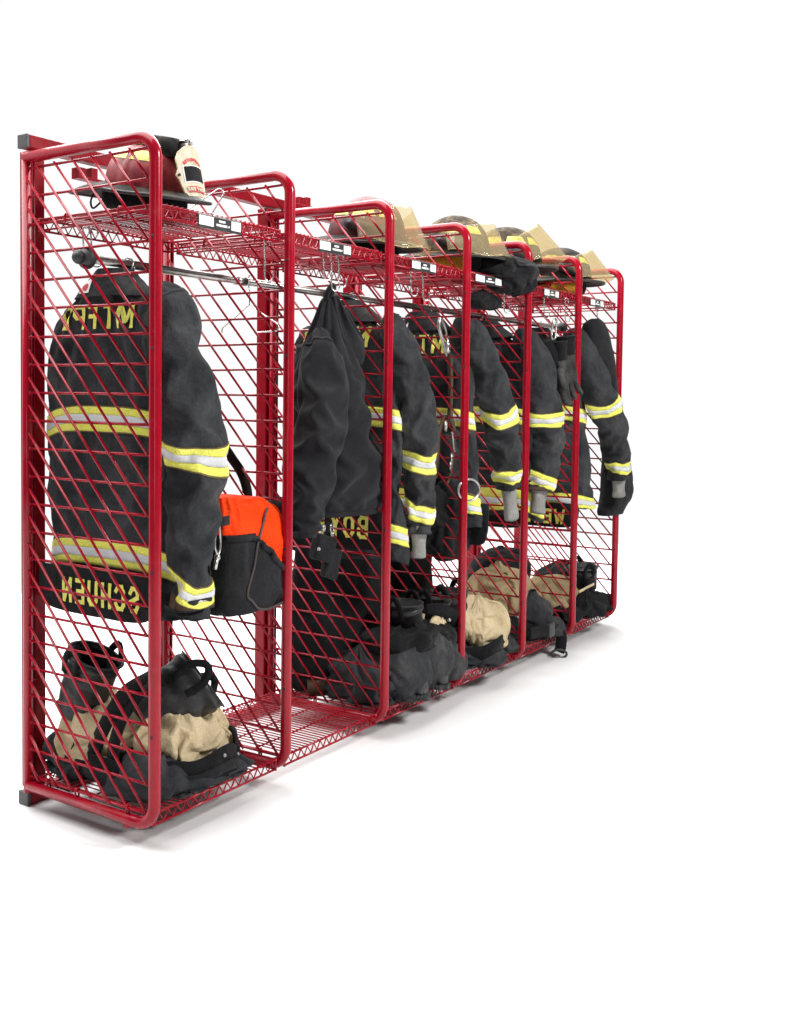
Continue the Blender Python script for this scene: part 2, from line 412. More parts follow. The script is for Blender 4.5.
def wrinkle(loft, nt, nu, st=1.06, su=1.05, stiff=(), pin0=2, pin1=0, steps=90, iters=5, din=.03, dout=.022, tang=.03, bend=.10, g=.00006, floor=None, up=True, relax_pins=False):
    """relax a slack skin over the loft: rest lengths are longer than the form, so it buckles into folds"""
    disp, post = loft.disp, loft.post
    loft.disp = None
    P0 = np.array([[loft.pos(i/nt, k/nu) for k in range(nu)] for i in range(nt+1)])
    loft.disp = disp
    X = np.array([[loft.pos(i/nt, k/nu) for k in range(nu)] for i in range(nt+1)])
    N0 = grid_normals(P0); c = P0.mean(axis=1, keepdims=True)
    if ((P0-c)*N0).sum() < 0: N0 = -N0
    row = np.ones(nt+1)
    for a, b in stiff: row[(np.arange(nt+1)/nt >= a) & (np.arange(nt+1)/nt <= b)] = 0
    rt = (row[1:]+row[:-1])/2
    fs = 1+(st-1)*rt[:, None]; fu = 1+(su-1)*row[:, None]
    nxt = lambda A: np.roll(A, -1, 1)
    L = lambda A, B: np.linalg.norm(A-B, axis=2)
    Lt = L(P0[1:], P0[:-1])*fs; Lu = L(nxt(P0), P0)*fu
    Ld1 = L(nxt(P0)[1:], P0[:-1])*np.sqrt(fs*fu[1:]); Ld2 = L(P0[1:], nxt(P0)[:-1])*np.sqrt(fs*fu[1:])
    Lb = L(P0[2:], P0[:-2])*((fs[1:]+fs[:-1])/2); Lbu = L(np.roll(P0, -2, 1), P0)*fu
    w = np.ones((nt+1, 1, 1)); w[:pin0] = 0
    if pin1: w[-pin1:] = 0
    old = X.copy()
    ku = np.arange(nu); K1 = (ku+1) % nu; K2 = (ku+2) % nu
    def solve(ia, ka, ib, kb, rest, k):
        A = X[np.ix_(ia, ka)]; B = X[np.ix_(ib, kb)]; d = B-A; l = np.linalg.norm(d, axis=2, keepdims=True)
        wa, wb = w[ia], w[ib]; sm = wa+wb; sm[sm == 0] = 1
        q = d*((l-rest[..., None])/np.maximum(l, 1e-9))*k
        X[np.ix_(ia, ka)] = A+q*(wa/sm); X[np.ix_(ib, kb)] = B-q*(wb/sm)
    ev, od = np.arange(0, nt, 2), np.arange(1, nt, 2); allr = np.arange(nt+1)
    for s_ in range(steps):
        vel = (X-old)*.94; old = X.copy(); X = X+vel*w; X[:, :, 2] -= g*w[:, :, 0]
        for _ in range(iters):
            for ii in (ev, od):
                solve(ii, ku, ii+1, ku, Lt[ii], 1); solve(ii, ku, ii+1, K1, Ld1[ii], .5); solve(ii, K1, ii+1, ku, Ld2[ii], .5)
            for kk in (ku[0::2], ku[1::2]): solve(allr, kk, allr, (kk+1) % nu, Lu[:, kk], 1)
            for a in (0, 1):
                ii = np.array([q for q in range(nt-1) if (q//2) % 2 == a]); solve(ii, ku, ii+2, ku, Lb[ii], bend)
            for a in range(4):
                kk = ku[(ku//2) % 2 == a % 2] if a < 2 else None
                if kk is not None and nu % 4 == 0: solve(allr, kk, allr, (kk+2) % nu, Lbu[:, kk], bend)
        d = X-P0; dn = (d*N0).sum(2, keepdims=True); tn = d-dn*N0
        tl = np.linalg.norm(tn, axis=2, keepdims=True); tn = tn*np.minimum(1, tang/np.maximum(tl, 1e-9))
        X = P0+N0*np.clip(dn, -din, dout)+tn
        if floor is not None: X[:, :, 2] = np.maximum(X[:, :, 2], floor)
    # smooth a touch, then double the resolution
    Xs = X.copy(); Xs[1:-1] = X[1:-1]*.5+(X[2:]+X[:-2])*.125+(np.roll(X, 1, 1)+np.roll(X, -1, 1))[1:-1]*.125
    X = Xs
    if up:
        Y = np.empty((nt*2+1, nu, 3)); Y[0::2] = X; E = np.concatenate([X[:1], X, X[-1:]]); Y[1::2] = (-E[:-3]+9*E[1:-2]+9*E[2:-1]-E[3:])/16
        Z = np.empty((nt*2+1, nu*2, 3)); Z[:, 0::2] = Y; Z[:, 1::2] = (-np.roll(Y, 1, 1)+9*Y+9*np.roll(Y, -1, 1)-np.roll(Y, -2, 1))/16
        X = Z
    if floor is not None: X[:, :, 2] = np.maximum(X[:, :, 2], floor+.0004)
    N = grid_normals(X); c = X.mean(axis=1, keepdims=True)
    if ((X-c)*N).sum() < 0: N = -N
    return GridSurf(loft, X, N)

def path_loft(pts, radii, flat=1.0, disp=None, ref=(0, 1, 0), n=2.2, post=None):
    """Loft along a path; radii per point; flat squeezes across ref"""
    pts = [V(p) for p in pts]; rings = []
    for i, p in enumerate(pts):
        tg = (pts[min(i+1, len(pts)-1)]-pts[max(i-1, 0)]).normalized()
        rf = V(ref); B = (rf-tg*rf.dot(tg)).normalized(); A = B.cross(tg)
        r = radii[i]; ra, rb = (r if isinstance(r, tuple) else (r, r*flat))
        rings.append(dict(c=p, A=A, B=B, a=ra, b=rb, n=n))
    return Loft(rings, disp, post)

STRIPE = [(-.0385, -.0345, 2), (-.0345, -.0125, 0), (-.0125, .0125, 1), (.0125, .0345, 0), (.0345, .0385, 2)]
def speed(loft, t, e=.01):
    C = [r['c'] for r in loft.R]; return max((cr(C, min(t+e, 1))-cr(C, max(t-e, 0))).length/(min(t+e, 1)-max(t-e, 0)), 1e-4)
def stripe(loft, tc, length, parent, nu=72, name='reflective_stripe', sc=1.0, u0=0, u1=1, off=.003, skew=0.):
    mb = MB(); L = speed(loft, tc)
    for k, (a, b, mi) in enumerate(STRIPE):
        o = off+(.0012 if mi == 1 else 0)
        loft.band(mb, tc+a*sc/L, tc+b*sc/L, nu, o, mi, 3, u0, u1, skew)
    return mb.build(name, [M['yellow'], M['silver'], M['stitch']], parent)

def bvh_of(objs):
    vs = []; fs = []
    for o in objs:
        k = len(vs); org = ORG[o.name] if o.parent is None else ORG[o.parent.name] if o.parent.type == 'EMPTY' else ORG[o.parent.parent.name]
        vs += [v.co+org for v in o.data.vertices]; fs += [tuple(i+k for i in p.vertices) for p in o.data.polygons]
    return BVHTree.FromPolygons(vs, fs)

def root_org(o):
    while o.parent: o = o.parent
    return ORG[o.name]
def text_tris(txt, size, bold=.0, spacing=1.0):
    cu = bpy.data.curves.new('text', 'FONT'); cu.body = txt; cu.size = size; cu.offset = bold; cu.space_character = spacing
    cu.align_x = 'CENTER'; cu.align_y = 'CENTER'; cu.resolution_u = 3
    o = link(bpy.data.objects.new('text', cu)); dg = bpy.context.evaluated_depsgraph_get()
    me = bpy.data.meshes.new_from_object(o.evaluated_get(dg))
    bm = bmesh.new(); bm.from_mesh(me); bmesh.ops.triangulate(bm, faces=bm.faces)
    bmesh.ops.subdivide_edges(bm, edges=[e for e in bm.edges if e.calc_length() > size*.25], cuts=2)
    bmesh.ops.triangulate(bm, faces=bm.faces)
    vs = [v.co.copy() for v in bm.verts]; bm.verts.index_update(); fs = [[v.index for v in f.verts] for f in bm.faces]
    bm.free(); bpy.data.objects.remove(o); bpy.data.curves.remove(cu); bpy.data.meshes.remove(me)
    return vs, fs
def lettering(txt, size, c, ax, ay, nd_, mats, parent, tree=None, bold=.0, sx=1.0, lift=.003, t=.0012, spacing=1.0, name='lettering'):
    """letters at c, running along ax, up along ay, facing nd_; dropped on tree if given"""
    vs, fs = text_tris(txt, size, bold, spacing)
    raw = [c+ax*(v.x*sx)+ay*v.y for v in vs]; top = raw
    if tree:
        hits = [tree.ray_cast(p+nd_*.3, -nd_)[0] for p in raw]
        good = [(p, h) for p, h in zip(raw, hits) if h is not None and (h-p).length < .62]
        top = []
        for p, h in zip(raw, hits):
            if h is None or (h-p).length >= .62: h = p+nd_*((min(good, key=lambda g: (g[0]-p).length)[1]-p).dot(nd_))
            top.append(h)
    top = [p+nd_*lift for p in top]
    n = len(top); bot = [p-nd_*t for p in top]
    mb = MB(); mb.add(top, fs, 0, False)
    mb.add(bot, [f[::-1] for f in fs], 0, False)
    return mb.build(name, mats, parent) if parent else mb

GLYPH = {  # block letters as strokes in a 1 x 1 cell
 'M': [[(0, 0), (0, 1)], [(.04, 1), (.5, .25)], [(.5, .25), (.96, 1)], [(1, 1), (1, 0)]], 'T': [[(0, 1), (1, 1)], [(.5, 1), (.5, 0)]], 'F': [[(0, 0), (0, 1)], [(0, 1), (1, 1)], [(0, .52), (.75, .52)]],
 'P': [[(0, 0), (0, 1)], [(0, 1), (.8, 1), (1, .88), (1, .6), (.8, .48), (0, .48)]], 'D': [[(0, 0), (0, 1)], [(0, 1), (.7, 1), (1, .8), (1, .2), (.7, 0), (0, 0)]],
 'S': [[(1, .8), (.75, 1), (.25, 1), (0, .82), (.05, .62), (.95, .38), (1, .18), (.75, 0), (.25, 0), (0, .2)]], 'C': [[(1, .8), (.75, 1), (.25, 1), (0, .8), (0, .2), (.25, 0), (.75, 0), (1, .2)]],
 'H': [[(0, 0), (0, 1)], [(1, 0), (1, 1)], [(0, .5), (1, .5)]], 'U': [[(0, 1), (0, .2), (.25, 0), (.75, 0), (1, .2), (1, 1)]], 'E': [[(0, 0), (0, 1)], [(0, 1), (1, 1)], [(0, .5), (.8, .5)], [(0, 0), (1, 0)]],
 'N': [[(0, 0), (0, 1)], [(.03, 1), (.97, 0)], [(1, 0), (1, 1)]], 'B': [[(0, 0), (0, 1)], [(0, 1), (.75, 1), (.95, .86), (.95, .65), (.75, .52), (0, .52)], [(.75, .52), (1, .38), (1, .14), (.75, 0), (0, 0)]],
 'O': [[(.25, 0), (0, .2), (0, .8), (.25, 1), (.75, 1), (1, .8), (1, .2), (.75, 0), (.25, 0)]], 'Y': [[(0, 1), (.5, .48)], [(1, 1), (.5, .48)], [(.5, .5), (.5, 0)]],
 'R': [[(0, 0), (0, 1)], [(0, 1), (.8, 1), (1, .88), (1, .64), (.8, .52), (0, .52)], [(.5, .5), (1, 0)]], 'W': [[(0, 1), (.25, 0)], [(.25, 0), (.5, .75)], [(.5, .75), (.75, 0)], [(.75, 0), (1, 1)]]}
def block_letters(txt, h, wd, gap, c, ax, ay, nd_, mat_, parent, tree, lift=.0035, stroke=.165):
    """mirror-written block letters, dropped on the cloth (letter advance runs along ax)"""
    mb = MB(); n = len(txt); wid = [wd*(1.32 if ch in 'MW' else 1.) for ch in txt]; tot = sum(wid)+(n-1)*gap; hits = []
    sw = h*stroke/2; k_ = 0
    def drop(p, kk):
        q = tree.ray_cast(p+nd_*.3, -nd_)[0]
        if q is None or (q-p).length > .62: q = p+nd_*((hits[-1]-p).dot(nd_) if hits else -.38)
        else: hits.append(q)
        return q+nd_*(lift+kk*.00012)
    for li, ch in enumerate(txt):
        x0 = -tot/2+sum(wid[:li])+li*gap; w_l = wid[li]
        for st in GLYPH[ch]:
            pts = [(x0+sw+x*(w_l-2*sw), -h/2+sw+y*(h-2*sw)) for x, y in st]
            for a, b in zip(pts[:-1], pts[1:]):
                a, b = V((*a, 0)), V((*b, 0)); d = (b-a).normalized(); nn = V((-d.y, d.x, 0))*sw; ee = d*sw*.92
                m_ = 10; vs = []
                for i in range(m_+1):
                    q = (a-ee).lerp(b+ee, i/m_)
                    for r in (q-nn, q, q+nn): vs.append(drop(c+ax*r.x+ay*r.y, k_))
                fs = [(i*3+j, i*3+j+1, i*3+j+4, i*3+j+3) for i in range(m_) for j in (0, 1)]
                mb.add(vs, fs, 0, False); k_ += 1
    return mb.build('lettering', mat_, parent)

# ------------------------------------------------------------------ floor
FZ = -.052
mb = MB(); mb.add([(-3.2, -4.2, FZ), (6.4, -4.2, FZ), (6.4, 3.2, FZ), (-3.2, 3.2, FZ)], [(0, 1, 2, 3)], 0, False)
fl = mb.build('floor', M['floor']); fl['kind'] = 'structure'

# ------------------------------------------------------------------ the rack
rack = thing('gear_rack', 'long red tubular steel gear rack with wire grid dividers and six open bays', 'storage rack', (0, 0, FZ))
RT = .0165                                  # tube radius
ZB, ZT = RT, H-RT
GZ = [.045+.0790*i for i in range(23)]
def make_divider():
    mb = MB()
    path = fillet([(0, D, ZT), (0, 0, ZT), (0, 0, ZB), (0, D, ZB)], .062, 10)
    mb.tube(path, RT, 16, 0)
    mb.tube([(0, D, ZB-.02), (0, D, ZT+.012)], .0135, 12, 0)       # rear upright
    for z in (.26, .69, 1.27, 1.555):                               # bolt holes in the front upright
        mb.tube([(-RT-.0006, -.004, z), (-RT+.004, -.004, z)], .0042, 8, 1)
    mb.tube([(0, .1, ZB-RT-.006), (0, .1, ZB-.004)], .011, 8, 0)     # glide
    o = mb.build('divider_frame', [M['red'], M['hole']], rack)
    g = MB(); wr = .0040
    y0, y1 = .019, D-.014
    rw = random.Random(3)
    for z in GZ:
        g.tube([(.001, y0-.002, z), (.001, .17, z+rw.uniform(-.0012, .0012)), (.001, .34, z+rw.uniform(-.0012, .0012)), (.001, y1+.004, z)], wr, 6)
        for yy in (y0+.001, y1+.002): g.ball((.001, yy, z), rw.uniform(.0048, .0062), 0, 6)
    # slanting wires on the near face
    slope = 1.075; zlo, zhi = GZ[0], GZ[-1]
    z = zlo+.0395
    while z < zhi+.62:
        a = (y1, z); b = (y0+.006, z-(y1-y0-.006)*slope)
        # clip to zlo..zhi
        def at(zz): return y1-(z-zz)/slope
        s_ = a if z <= zhi else (at(zhi), zhi)
        e_ = b if b[1] >= zlo else (at(zlo), zlo)
        if s_[0] > e_[0]+.02: g.tube([(-.0048, s_[0], s_[1]+.004), (-.0048, e_[0], e_[1]-.004)], wr, 6)
        z += .0790
    for y in (.10, .30, .42):                                       # clips that carry the shelves
        g.tube(fillet([(-.004, y, GZ[0]-.028), (-.007, y, GZ[0]+.008), (.006, y, GZ[0]+.008), (.006, y, GZ[0]-.02)], .003, 3), .003, 6)
    for y in (.13, .34):
        zz = 1.629
        g.tube(fillet([(-.006, y, zz-.012), (-.006, y, zz+.012), (.006, y, zz+.014), (.022, y, zz+.004), (.024, y, zz-.02)], .005, 3), .0032, 6)
    g.build('wire_grid', M['red'], o)
    return o
div0 = make_divider()
def copy_part(o, parent, dx):
    c = o.copy(); COL.objects.link(c); c.parent = parent; c.location = (o.location.x+dx, o.location.y, o.location.z); ORG[c.name] = ORG[o.name] if o.name in ORG else V((0, 0, 0))
    for ch in list(o.children):
        d = ch.copy(); COL.objects.link(d); d.parent = c
    return c
for k in range(1, 7): copy_part(div0, rack, k*W)

# rear posts and beams
mb = MB(); mb.box((.032, D+.036, -.012), (.094, D+.07, 1.845), 0, .003)
mb.box((.0, D-.004, .3), (.03, D+.02, .32), 0)
for yy in (.045, .055): mb.tube([(yy, D+.034, -.01), (yy, D+.034, 1.84)], .0022, 6)
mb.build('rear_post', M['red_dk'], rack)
def make_post(k):
    mb = MB(); x = k*W
    mb.box((x-.020, D+.016, -.012), (x+.046, D+.062, 1.842), 0, .003)
    mb.box((x+.012, D+.006, -.010), (x+.018, D+.017, 1.83), 0, .001); mb.box((x+.036, D+.006, -.010), (x+.042, D+.017, 1.83), 0, .001)
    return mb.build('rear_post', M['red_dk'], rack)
post1 = make_post(1)
for k in range(2, 7): copy_part(post1, rack, (k-1)*W)
def beam(z0, z1, y0, y1):
    mb = MB(); mb.box((.016, y0, z0), (6*W+.05, y1, z1), 0, .003)
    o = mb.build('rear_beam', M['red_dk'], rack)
    c = MB(); c.box((.004, y0-.001, z0-.001), (.0155, y1+.001, z1+.001), 0, .003); c.build('end_cap', M['greyclip'], o)
    c = MB(); c.box((6*W+.0505, y0-.001, z0-.001), (6*W+.063, y1+.001, z1+.001), 0, .003); c.build('end_cap', M['greyclip'], o)
beam(1.846, 1.884, D+.004, D+.044)
beam(-.050, -.0125, D+.008, D+.05)
for (x, z) in ((.20, 1.80), (1.28, 1.886), (2.35, 1.886)):
    mb = MB(); mb.box((x, D+.012, z), (x+.03, D+.045, z+.028), 0, .002); mb.box((x+.05, D+.012, z), (x+.075, D+.045, z+.034), 0, .002)
    mb.box((x, D+.012, z-.006), (x+.13, D+.045, z+.004), 0, .002)
    mb.build('mounting_bracket', M['red_dk'], rack)

def make_shelf(ztop, drop, name, ny=None):
    mb = MB(); x0, x1 = .022, W-.022; y0, y1 = .022, D-.03
    for (y) in (y0, y1):
        mb.tube([(x0, y, ztop), (x1, y, ztop)], .0036, 8)
        mb.tube([(x0, y+.001, ztop-drop), (x1, y+.001, ztop-drop)], .0036, 8)
        n = 15; pts = []
        for i in range(n*2+1): pts.append((x0+(x1-x0)*i/(n*2), y+.0005, ztop-.002 if i % 2 else ztop-drop+.002))
        mb.tube(pts, .0026, 6)
    for x in (x0, x1):
        mb.tube([(x, y0, ztop-.001), (x, y1, ztop-.001)], .0036, 8); mb.tube([(x, y0, ztop-drop), (x, y1, ztop-drop)], .003, 6)
        for y in (y0, y1): mb.tube([(x, y, ztop+.004), (x, y, ztop-drop-.003)], .0048, 8)
    nw = 26
    for i in range(1, nw):                                           # deck wires run front to back
        x = x0+(x1-x0)*i/nw; mb.tube([(x, y0-.003, ztop+.0045), (x, y1+.003, ztop+.0045)], .0021, 6)
    for y in (.14, .25, .36): mb.tube([(x0, y, ztop+.0), (x1, y, ztop+.0)], .003, 6)
    return mb.build(name, M['red'], rack)
sh = make_shelf(1.642, .031, 'top_shelf')
def label_plate(parent, x0, x1, seed, z=1.625):
    rnd = random.Random(seed); mb = MB(); y = .0165
    mb.box((x0, y-.002, z-.019), (x1, y+.002, z-.0135), 1, .0005)                   # lower lip
    mb.box((x0, y-.001, z+.0145), (x1, y+.002, z+.0185), 2, .0005)
    mb.box((x0+.001, y-.0005, z-.0134), (x1-.001, y+.0015, z+.0144), 1)
    L = x1-x0
    mb.box((x0+.003, y-.0022, z-.012), (x0+L*.34, y-.0006, z+.0135), 0)
    mb.box((x0+L*.76, y-.0022, z-.012), (x1-.003, y-.0006, z+.0135), 0)
    for k in range(3):                                                              # faint print rows
        for j in range(5): 
            if rnd.random() < .7:
                xx = x0+L*(.05+.055*j); mb.box((xx, y-.0027, z+.009-.007*k), (xx+L*.03, y-.0023, z+.0102-.007*k), 3)
                if j < 3: xx = x0+L*(.79+.055*j); mb.box((xx, y-.0027, z+.009-.007*k), (xx+L*.03, y-.0023, z+.0102-.007*k), 3)
    xs = x0+L*.47
    while xs < x0+L*.60: w = L*.018*rnd.uniform(.8, 1.4); mb.box((xs, y-.0016, z+.003), (xs+w, y-.0006, z+.009), 0); xs += w+L*.008
    xs = x0+L*.41
    while xs < x0+L*.66: w = L*.018*rnd.uniform(.8, 1.4); mb.box((xs, y-.0016, z-.008), (xs+w, y-.0006, z-.0015), 0); xs += w+L*.008
    mb.box((x0+L*.69, y-.0016, z-.007), (x0+L*.715, y-.0006, z-.002), 0)
    return mb.build('label_holder', [M['white'], M['plate'], M['steel'], M['redprint']], parent)
shelves = [sh]
for k in range(1, 6): shelves.append(copy_part(sh, rack, k*W))
LP = [(.175, .352), (.170, .346), (.172, .345), (.10, .33), (.20, .36), (.19, .36)]
for k, s_ in enumerate(shelves):
    n0 = len(s_.children); ORG[s_.name] = V(rack.location)
    o = label_plate(rack, LP[k][0], LP[k][1], k); o.parent = s_
bs = make_shelf(.040, .030, 'bottom_shelf')
for k in range(1, 6): copy_part(bs, rack, k*W)
# hanging rod, in two lengths with a sleeve joint
mb = MB(); ry, rz = .27, 1.518
mb.tube([(.012, ry, rz), (6*W-.12, ry, rz)], .0125, 14, 0)
for x in (.62, 2.3): mb.tube([(x, ry, rz), (x+.05, ry, rz)], .0145, 14, 0)
rod = mb.build('hanging_rod', M['chrome'], rack)
for x, s_ in ((.012, -1), (6*W-.12, 1)):
    mb = MB(); mb.ball((x+s_*.002, ry, rz), .030, 0, 16, (.75, 1, 1)); mb.ball((x+s_*.030, ry, rz), .019, 0, 14); mb.tube([(x, ry, rz), (x+s_*.03, ry, rz)], .014, 12)
    mb.build('rod_end_cap', M['black'], rod)

# ------------------------------------------------------------------ turnout coats
def zt(loft, z):
    lo, hi = 0., 1.
    for _ in range(40):
        mid = (lo+hi)/2
        if cr([r['c'] for r in loft.R], mid).z > z: lo = mid
        else: hi = mid
    return (lo+hi)/2
X_, Y_, Z_ = V((1, 0, 0)), V((0, 1, 0)), V((0, 0, 1))

def coat(label, hlabel, cx, cy, seed, front, back=None, thick=1.0, wide=1.0, hem=.60, stripes=(1.085, .70), fst=(), wrist=None,
         top='MTFPD', tail=None, flap=None, mat='coat', lean=0.0, neck=.0, ts=.088, twist=0.0, letters_y=0.0, slit=.2, eskew=.025, drop=.035, hskew=.02):
    root = thing('turnout_coat', label, 'coat', (cx, cy, hem), 'firefighter coats hanging from the rod')
    prof = [(1.478, .050, .062), (1.452, .060, .09), (1.42, .064, .165), (1.375, .064, .226), (1.31, .060, .246), (1.20, .056, .246),
            (1.05, .056, .250), (.90, .066, .254), (.76, .080, .258), (hem+.05, .090, .262), (hem, .092, .262)]
    rings = []
    for z, a, b in prof:
        f = (1.478-z)/(1.478-hem); tw = twist*f
        A = V((math.cos(tw), math.sin(tw), 0)); B = V((-math.sin(tw), math.cos(tw), 0))
        aa = a*(1+(thick-1)*min(1, f*2.2)); rings.append(dict(c=V((cx-.105+(.01 if z > 1.46 else 0)+aa+lean*f, cy, z+neck)), A=A, B=B, a=aa, b=b*wide, n=3.6 if z < 1.3 else 2.6))
    def disp(p, t, u):
        amp = .010+.012*sstep(.15, .9, t)
        back_ = math.exp(-((u-.5)/.17)**2)
        d = amp*(1-.50*back_)*(folds(p, 9, seed, .33)+.35*folds(p, 21, seed+2, .6))
        d += .010*sstep(.45, 1, t)*math.sin(u*2*PI*5+seed+2*noise.noise(V((u*3, t*2, seed))))*(1-.6*back_)
        du = (u-(1-slit*.75)); d -= .008*math.exp(-(du/.012)**2)*sstep(.55, .8, t)         # pleat
        d += .0025*math.exp(-((t-.32)/.006)**2)
        return d
    body = Loft(rings, disp, lambda p, t, u: V((p.x, p.y, p.z-.010*sstep(.85, 1, t)*math.sin(u*2*PI*3+seed)-drop*sstep(.35, 1, t)*min(max((p.x-cx+.09)/.18, 0), 1))))
    Lz = [zt(body, zs+neck) for zs in stripes]
    body = wrinkle(body, 96, 112, 1.075, 1.06, [(q-.05, q+.05) for q in Lz]+[(.0, zt(body, 1.315))], 4, 0, 60, 5, .030, .020, .03, .12, .00005)
    mb = MB(); body.mesh(mb, cap0=True, cap1=.03)
    bo = mb.build('coat_body', M[mat], root)
    L = 1.478-hem
    for q in Lz: stripe(body, q, L, bo, 224, off=.0030, skew=(lambda u, h=hskew*(1 if q > .5 else .25): h*(.5+.5*math.cos(2*PI*u))))
    # yoke over the shoulders
    mb = MB(); body.band(mb, zt(body, 1.445), zt(body, 1.365), 150, .0022, 0, 10, .64, 1.10); mb.build('shoulder_yoke', M['yoke'], bo)
    # collar
    c0 = V((cx-.035+lean*.03, cy, 1.43+neck))
    cr_ = [dict(c=c0+V((.0, 0, z)), A=X_, B=Y_, a=a, b=b, n=2.2) for z, a, b in ((-.01, .078, .150), (.02, .070, .118), (.045, .062, .090), (.066, .056, .066), (.070, .050, .060), (.055, .042, .054), (.02, .04, .054))]
    cl = Loft(cr_, lambda p, t, u: .016*folds(p, 13, seed+3, .8)-.014*math.exp(-(min(u, 1-u)/.06)**2))
    mb = MB(); cl.mesh(mb, 40, 60, cap1=.0); colr = mb.build('collar', M[mat], root)
    tree = bvh_of([colr])
    # maker's tag: white patch with a red oval, on the back of the collar
    def patch(w, h, y, z, mat_, lift, oval=False):
        vs = []; fs = []; n = 12
        for i in range(n+1):
            for j in range(n+1):
                a_, b_ = i/n*2-1, j/n*2-1
                if oval: a_, b_ = a_*math.sqrt(1-b_*b_/2), b_*math.sqrt(1-a_*a_/2)
                p = V((cx-.4, y+a_*w/2, z+b_*h/2)); hit = tree.ray_cast(p, X_)
                q = hit[0] if hit[0] is not None else p+X_*.33
                vs.append(q-X_*lift)
        for i in range(n):
            for j in range(n): k = i*(n+1)+j; fs.append((k, k+1, k+n+2, k+n+1))
        mb = MB(); mb.add(vs, fs, 0); mb.add([v+X_*.001 for v in vs], [f[::-1] for f in fs], 0)
        return mb.build('collar_tag', mat_, colr)
    tg = patch(.052, .040, cy+.052, 1.452+neck, M['white'], .0035); 
    patch(.036, .021, cy+.052, 1.449+neck, M['redprint'], .0050, True)
    # sleeves
    def sleeve(pts, st, sd, wr=None, nm='sleeve', skew=0.):
        pp = [V(q[:3]) for q in pts]; rr = [q[3] for q in pts]
        n = 16; P2 = spline(pp, n); R2 = [cr(rr, i/(n-1)) for i in range(n)]
        def dsp(p, t, u):
            el = math.exp(-((t-.47)/.20)**2)
            d = (.008+.010*el)*folds(p, 13, sd, .62, .9)
            d += .009*el*math.sin(t*38+2.4*math.sin(u*2*PI+sd)+sd)*math.exp(-((u-.30)/.22)**2)
            d += .008*sstep(.8, 1, t)*math.sin(u*2*PI*3+sd)
            return d
        sl = path_loft(P2, [(r, r*.80) for r in R2], disp=dsp, n=2.3)
        if nm == 'sleeve': sl = wrinkle(sl, 76, 56, 1.13, 1.06, [(q-.05, q+.05) for q in st]+[(.95, 1)]+([(.80, 1)] if st[-1] > .8 else []), 3, 2, 76, 5, .034, .020, .022, .07, .00002)
        mb = MB(); sl.mesh(mb, 70, 56, cap0=True, cap1=.03); so = mb.build('sleeve', M[mat], root)
        Ls = sum((P2[i+1]-P2[i]).length for i in range(n-1))
        for tq in st: stripe(sl, tq, Ls, so, 112, off=.0024, skew=skew)
        # shoulder seam
        mb = MB(); sl.band(mb, .105, .116, 56, .0022, 0, 2); mb.build('seam', M[mat], so)
        mb = MB(); sl.band(mb, .955, .992, 56, .0015, 0, 3); mb.build('cuff', M['brown' if sd % 2 else mat], so)
        if wr:
            e = P2[-1]; d = (P2[-1]-P2[-2]).normalized(); r = R2[-1]*.72
            wl = path_loft([e-d*.03, e, e+d*wr*.5, e+d*wr*.9, e+d*wr, e+d*wr*.8], [r, r*1.0, r*.85, r*.95, r*.8, r*.6], .7,
                           lambda p, t, u: .004*folds(p, 30, sd, .3))
            mb = MB(); wl.mesh(mb, 24, 32, cap1=.0); mb.build('wristlet', M['knitgrey'], so)
        return so
    sleeve(front, fst, seed+1, wrist, skew=eskew)
    if back is None:
        back = [(cx-.01, cy+.17, 1.385, .055), (cx+.02, cy+.205, 1.32, .07), (cx+.05, cy+.205, 1.18, .072), (cx+.075, cy+.20, 1.02, .068), (cx+.09, cy+.19, .86, .058), (cx+.10, cy+.18, .76, .052)]
    sleeve(back, (.56, .9), seed+6, None, 'rear')
    tree = bvh_of([bo])
    if top: block_letters(top, ts*.84, .041, .017, V((cx-.5, cy+letters_y, 1.364)), Y_, Z_, -X_, M['letter'], bo, tree, .0065)
    if flap:
        fx, fy, zt_, zb_, fw, *rest = flap
        fl_ = [dict(c=V((fx, fy, z)), A=X_, B=Y_, a=a, b=b, n=2.6) for z, a, b in
               ((zt_, .010, fw), (zt_-(zt_-zb_)*.35, .014, fw*1.02), (zt_-(zt_-zb_)*.7, .014, fw*.98), (zt_-(zt_-zb_)*.93, .012, fw*.84), (zb_, .006, fw*.55))]
        fo = Loft(fl_, lambda p, t, u: .006*folds(p, 9, seed+9, .6))
        mb = MB(); fo.mesh(mb, 30, 60, cap0=True, cap1=0.0); fo_ = mb.build('tail_flap', M['coat2'], root)
        if tail:
            block_letters(tail[0], tail[1]*.86, tail[4], .013, V((fx-.3, tail[2], tail[3])), Y_, Z_, -X_, M['letter'], fo_, bvh_of([fo_]), .004)
    # wire hook over the rod
    h = thing('coat_hanger', hlabel, 'hanger', (cx, cy, 1.45))
    mb = MB(); hp = [(cx, cy, 1.44), (cx, cy, 1.492)]
    ang = [(-150+i*20)*PI/180 for i in range(14)]
    hp += [(cx+.006, ry+.0165*math.cos(-a), rz+.0165*math.sin(a+PI*.0)) for a in ang][::1]
    mb.tube(spline(hp, 40), .0018, 6); mb.build('hook', M['wire'], h)
    mb = MB(); mb.tube(spline([(cx, cy-.17, 1.385), (cx, cy-.06, 1.43), (cx, cy, 1.445), (cx, cy+.06, 1.43), (cx, cy+.17, 1.385)], 16), .004, 6); mb.build('shoulder_bar', M['black'], h)
    return root

